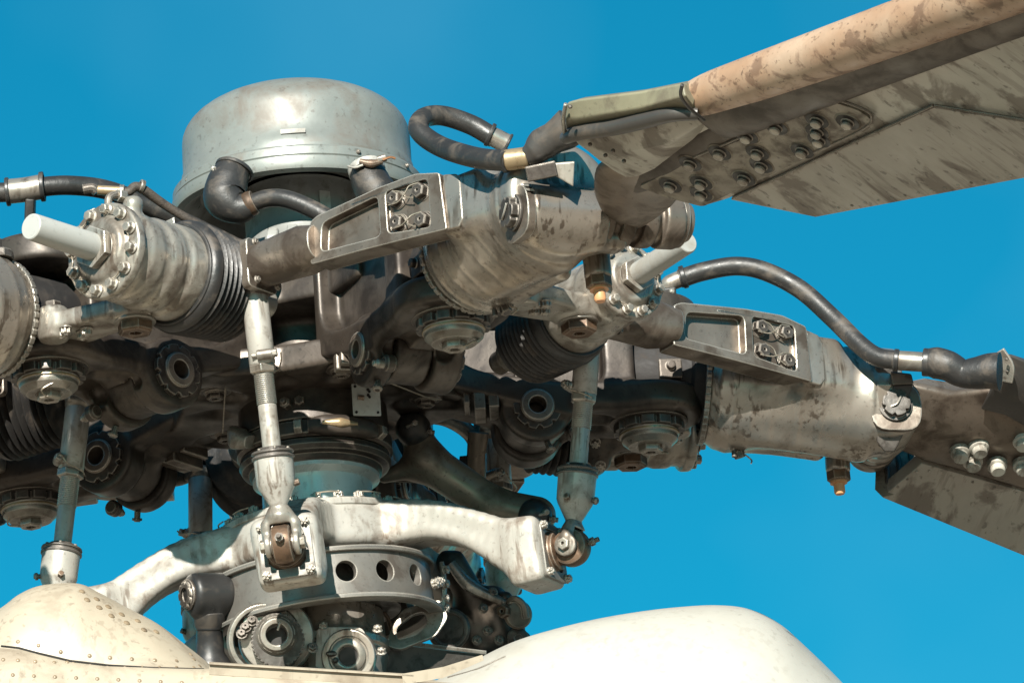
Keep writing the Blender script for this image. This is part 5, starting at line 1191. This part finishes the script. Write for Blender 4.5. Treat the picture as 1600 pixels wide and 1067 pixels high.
# fitting plate right of the mast (behind)
T = TH('rear_bracket', 'dark casting hanging under the hub edge at right, with small greasy bolts', 'bracket', 920, 700, 210)
sd = Sdf(P(820, 770, 210) - V3(0, 60, 0), P(1050, 620, 210) + V3(0, 60, 0), 3.0)
sd.cap(P(920, 660, 200), P(930, 708, 215), 30, 24, k=16); sd.cap(P(880, 660, 200), P(990, 672, 200), 26, 24, k=14); sd.cap(P(905, 722, 215), P(940, 722, 215), 14, 14, k=10)
sd.cap(P(935, 700, 215), P(1010, 680, 200), 18, 12, k=12)
add(T, 'casting', sd.mesh(2), M['hub'], ang=180)
for x, y in ((918, 680), (930, 690), (1005, 696), (1020, 690), (915, 728), (938, 726)): inst(T, 'casting_bolt', CASTLE, P(x, y, 178), (.1, -.8, -.6), 1.1)

# grey tube and dark strut behind the mast
T = TH('cross_tube', 'grey curved tube crossing behind the hub, beside the bronze scissors', 'tube', 710, 670, 260)
add(T, 'tube_body', MB().tube([P(660, 648, 240), P(700, 655, 255), P(735, 678, 270), P(750, 710, 280)], 13, 18, 6), M['alloy'])
T = TH('rear_strut', 'dark strut standing behind the scissors, right of the mast', 'strut', 740, 760, 260)
add(T, 'strut_body', MB().tube([P(748, 675, 250), P(744, 710, 252), P(742, 745, 255), P(735, 780, 258)], [(17, 15), (15, 14), (18, 16), (20, 16)], 16, 6, prof=3), M['scissor'])
add(T, 'cover', MB().tube([P(724, 712, 250), P(726, 740, 250), P(716, 765, 250)], [(6, 8), (13, 10), (14, 10)], 14, 6, prof=3), M['matte'])
# small clamp and lever in the gap under the nearest sleeve
T = TH('lever_arm', 'dark lever arm with small bolts in the gap under the nearest sleeve', 'lever', 660, 430, -380)
add(T, 'lever_body', MB().tube([P(632, 440, -385), P(655, 424, -390), P(690, 414, -395), P(720, 410, -398)], [(7, 10), (8, 14), (8, 15), (8, 14)], 14, 6, prof=3), M['hub'])
for x, y in ((633, 428), (640, 446), (652, 430)): inst(T, 'lever_bolt', BOLTD, P(x, y, -402), (-.3, -1, .1), .9)

# ------------------------------------------------------------------ cowls and fuselage
def crest(name, label, cat, top, depth, zc, mat_, ybot=1500, p=.55, nv=28, nu=10):
    """a rounded cowl whose crest follows a line of points (screen x, y, depth offset)"""
    T = thing(name, label, cat, SF, P(top[len(top) // 2][0], ybot, zc))
    pts = smooth_path([P(x, y, zc + dz) for x, y, dz in top], nu)
    m = MB(); n = len(pts); v = []
    for p_ in pts:
        zb = P(800, ybot, zc)[2]; H_ = p_[2] - zb
        for j in range(nv + 1):
            t = -1 + 2 * j / nv; a = t * pi / 2
            s_ = math.copysign(abs(math.sin(a)) ** 1.0, a); c_ = math.cos(a) ** p if abs(t) < 1 else 0
            v.append(V3(p_[0], p_[1] + s_ * depth, zb + H_ * c_))
    m.add(v, [(i * (nv + 1) + j, i * (nv + 1) + j + 1, (i + 1) * (nv + 1) + j + 1, (i + 1) * (nv + 1) + j) for i in range(n - 1) for j in range(nv)])
    m.add([], []); 
    for e_ in (0, n - 1): m.f.append(tuple(e_ * (nv + 1) + j for j in range(nv + 1)))
    return T, m
T, m = crest('white_cowl', 'smooth off white engine intake cowl at bottom right', 'engine cowl', [(560, 1110, 0), (640, 1082, 0), (690, 1058, 0), (740, 1032, 0), (800, 1003, 0), (860, 984, 0), (930, 967, 0), (1000, 955, 0), (1060, 948, 0), (1120, 945, 0), (1170, 951, 0), (1215, 972, 0), (1255, 1006, 0), (1320, 1070, 0), (1420, 1180, 0), (1480, 1300, 0)], 300, -380, M['white'], ybot=1600, p=.75)
wc = add(T, 'shell', m, M['white'], ang=60)
bw = bvh_of(wc)
add(T, 'seam', MB().tube([p for p in (stick(bw, x, y)[0] for x, y in ((640, 1064), (700, 1058), (745, 1045), (790, 1025))) if p is not None], 1.6, 6), M['boltdark'])
T, m = crest('cream_cowl', 'cream riveted cowl bump at bottom left', 'cowl', [(-140, 1010, 0), (-60, 985, 0), (0, 950, 0), (30, 928, 0), (65, 914, 0), (120, 911, 0), (155, 926, 0), (200, 950, 0), (245, 974, 0), (290, 1008, 0), (322, 1034, 0), (345, 1060, 0)], 150, -420, M['cream'], ybot=1160, p=.62)
cc = add(T, 'shell', m, M['cream'], ang=60)
bc = bvh_of(cc)
for x, y in ((128, 924), (136, 937), (151, 936), (155, 949), (169, 948), (174, 962), (190, 960), (198, 973), (215, 970), (225, 984), (244, 987)):
    p, n_ = stick(bc, x, y)
    if p is not None: inst(T, 'dome_rivet', RIVET, p, n_, 2.0)
def seamline(T, bv, pts, r=1.5, n=14):
    out = []
    for i in range(len(pts) - 1):
        for t in np.linspace(0, 1, n, endpoint=(i == len(pts) - 2)):
            p, n_ = stick(bv, pts[i][0] * (1 - t) + pts[i + 1][0] * t, pts[i][1] * (1 - t) + pts[i + 1][1] * t)
            if p is not None: out.append(p)
    if len(out) > 3: add(T, 'panel_seam', MB().tube(out, r, 6, raw=True), M['hole'])
seamline(T, bc, [(2, 1009), (30, 1012), (60, 1020), (110, 1032), (170, 1039), (240, 1043), (318, 1045)], 1.7)
for x, y in ((28, 1002), (60, 1008), (95, 1018), (140, 1024), (172, 1027), (206, 1029), (242, 1031), (276, 1032), (303, 1030), (312, 1040), (298, 1022)):
    p, n_ = stick(bc, x, y)
    if p is not None: inst(T, 'edge_rivet', RIVET, p, n_, 1.25)
# fuselage deck skin below
T = TH('fuselage', 'cream riveted fuselage skin along the bottom edge', 'fuselage', 300, 1200, -550)
rows = []
for sx, sy in ((-200, 1002), (0, 1012), (30, 1014), (60, 1022), (110, 1034), (160, 1040), (240, 1043), (325, 1046), (470, 1054), (622, 1064), (700, 1068), (900, 1080), (1400, 1120)):
    t = P(sx, sy, -560); rows.append([t + V3(0, 260, -10), t + V3(0, 0, 0), t + V3(0, -16, -10), t + V3(0, -70, -90), t + V3(0, -140, -240), t + V3(0, -190, -520), t + V3(0, -190, -1100)])
m = MB(); n = len(rows[0]); m.add([p for r in rows for p in r], [(i * n + j, i * n + j + 1, (i + 1) * n + j + 1, (i + 1) * n + j) for i in range(len(rows) - 1) for j in range(n - 1)])
fs = add(T, 'skin', m, M['cream'], ang=60)
bf = bvh_of(fs)
rv = [(5, 1026), (28, 1027), (55, 1029), (85, 1030), (105, 1030), (138, 1032)] + [(20 + 33 * i, 1050 + i * 1.5) for i in range(9)] 
for x, y in rv:
    p, n_ = stick(bf, x, y + 4)
    if p is not None: inst(T, 'skin_rivet', RIVET, p, n_, 1.2)
# folded edge strips
st = MB().prism([(0, 0), (300, -18), (300, -34), (0, -16)], P(327, 1036, -568), V3(1, 0, 0), V3(0, 0, 1), V3(0, -1, 0), 0, 3)
es = add(T, 'edge_strip', st, M['cream'], label='bright folded edge strip'); 
add(T, 'strip_lip', MB().prism([(0, 0), (300, -18), (300, -20.5), (0, -2.5)], P(327, 1034, -568), V3(1, 0, 0), V3(0, 0, 1), V3(0, -1, 0), -14, 8), M['cream'])
for i in range(9): inst(T, 'strip_rivet', RIVET, P(340 + i * 34, 1048 + i * 2.0, -568), (0, -1, 0), 1.0)
st = MB().prism([(0, 0), (60, 10), (118, 28), (120, 20), (60, -6), (2, -16)], P(628, 1052, -572), V3(1, 0, 0), V3(0, 0, 1), V3(0, -1, 0), 0, 4)
add(T, 'edge_strip', st, M['cream'])
for i in range(3): inst(T, 'strip_rivet', RIVET, P(638 + i * 22, 1060 - i * 5, -573), (0, -1, 0), 1.0)
for i in range(10):
    p, n_ = stick(bc, 60 + i * 27, 1030 + min(i, 4) * 3)
    if p is not None: inst(T, 'bump_rivet', RIVET, p, n_, 1.1)

# ------------------------------------------------------------------ ground, far below
me = MB().add([(-3000, -3000, 0), (3000, -3000, 0), (3000, 3000, 0), (-3000, 3000, 0)], [(0, 1, 2, 3)])
g_ = newmesh('ground', me.arr(), me.f, M['sand']); go = bpy.data.objects.new('ground', g_); C.objects.link(go); go['kind'] = 'structure'
for T_ in [o for o in C.objects if o.type == 'EMPTY']: pass
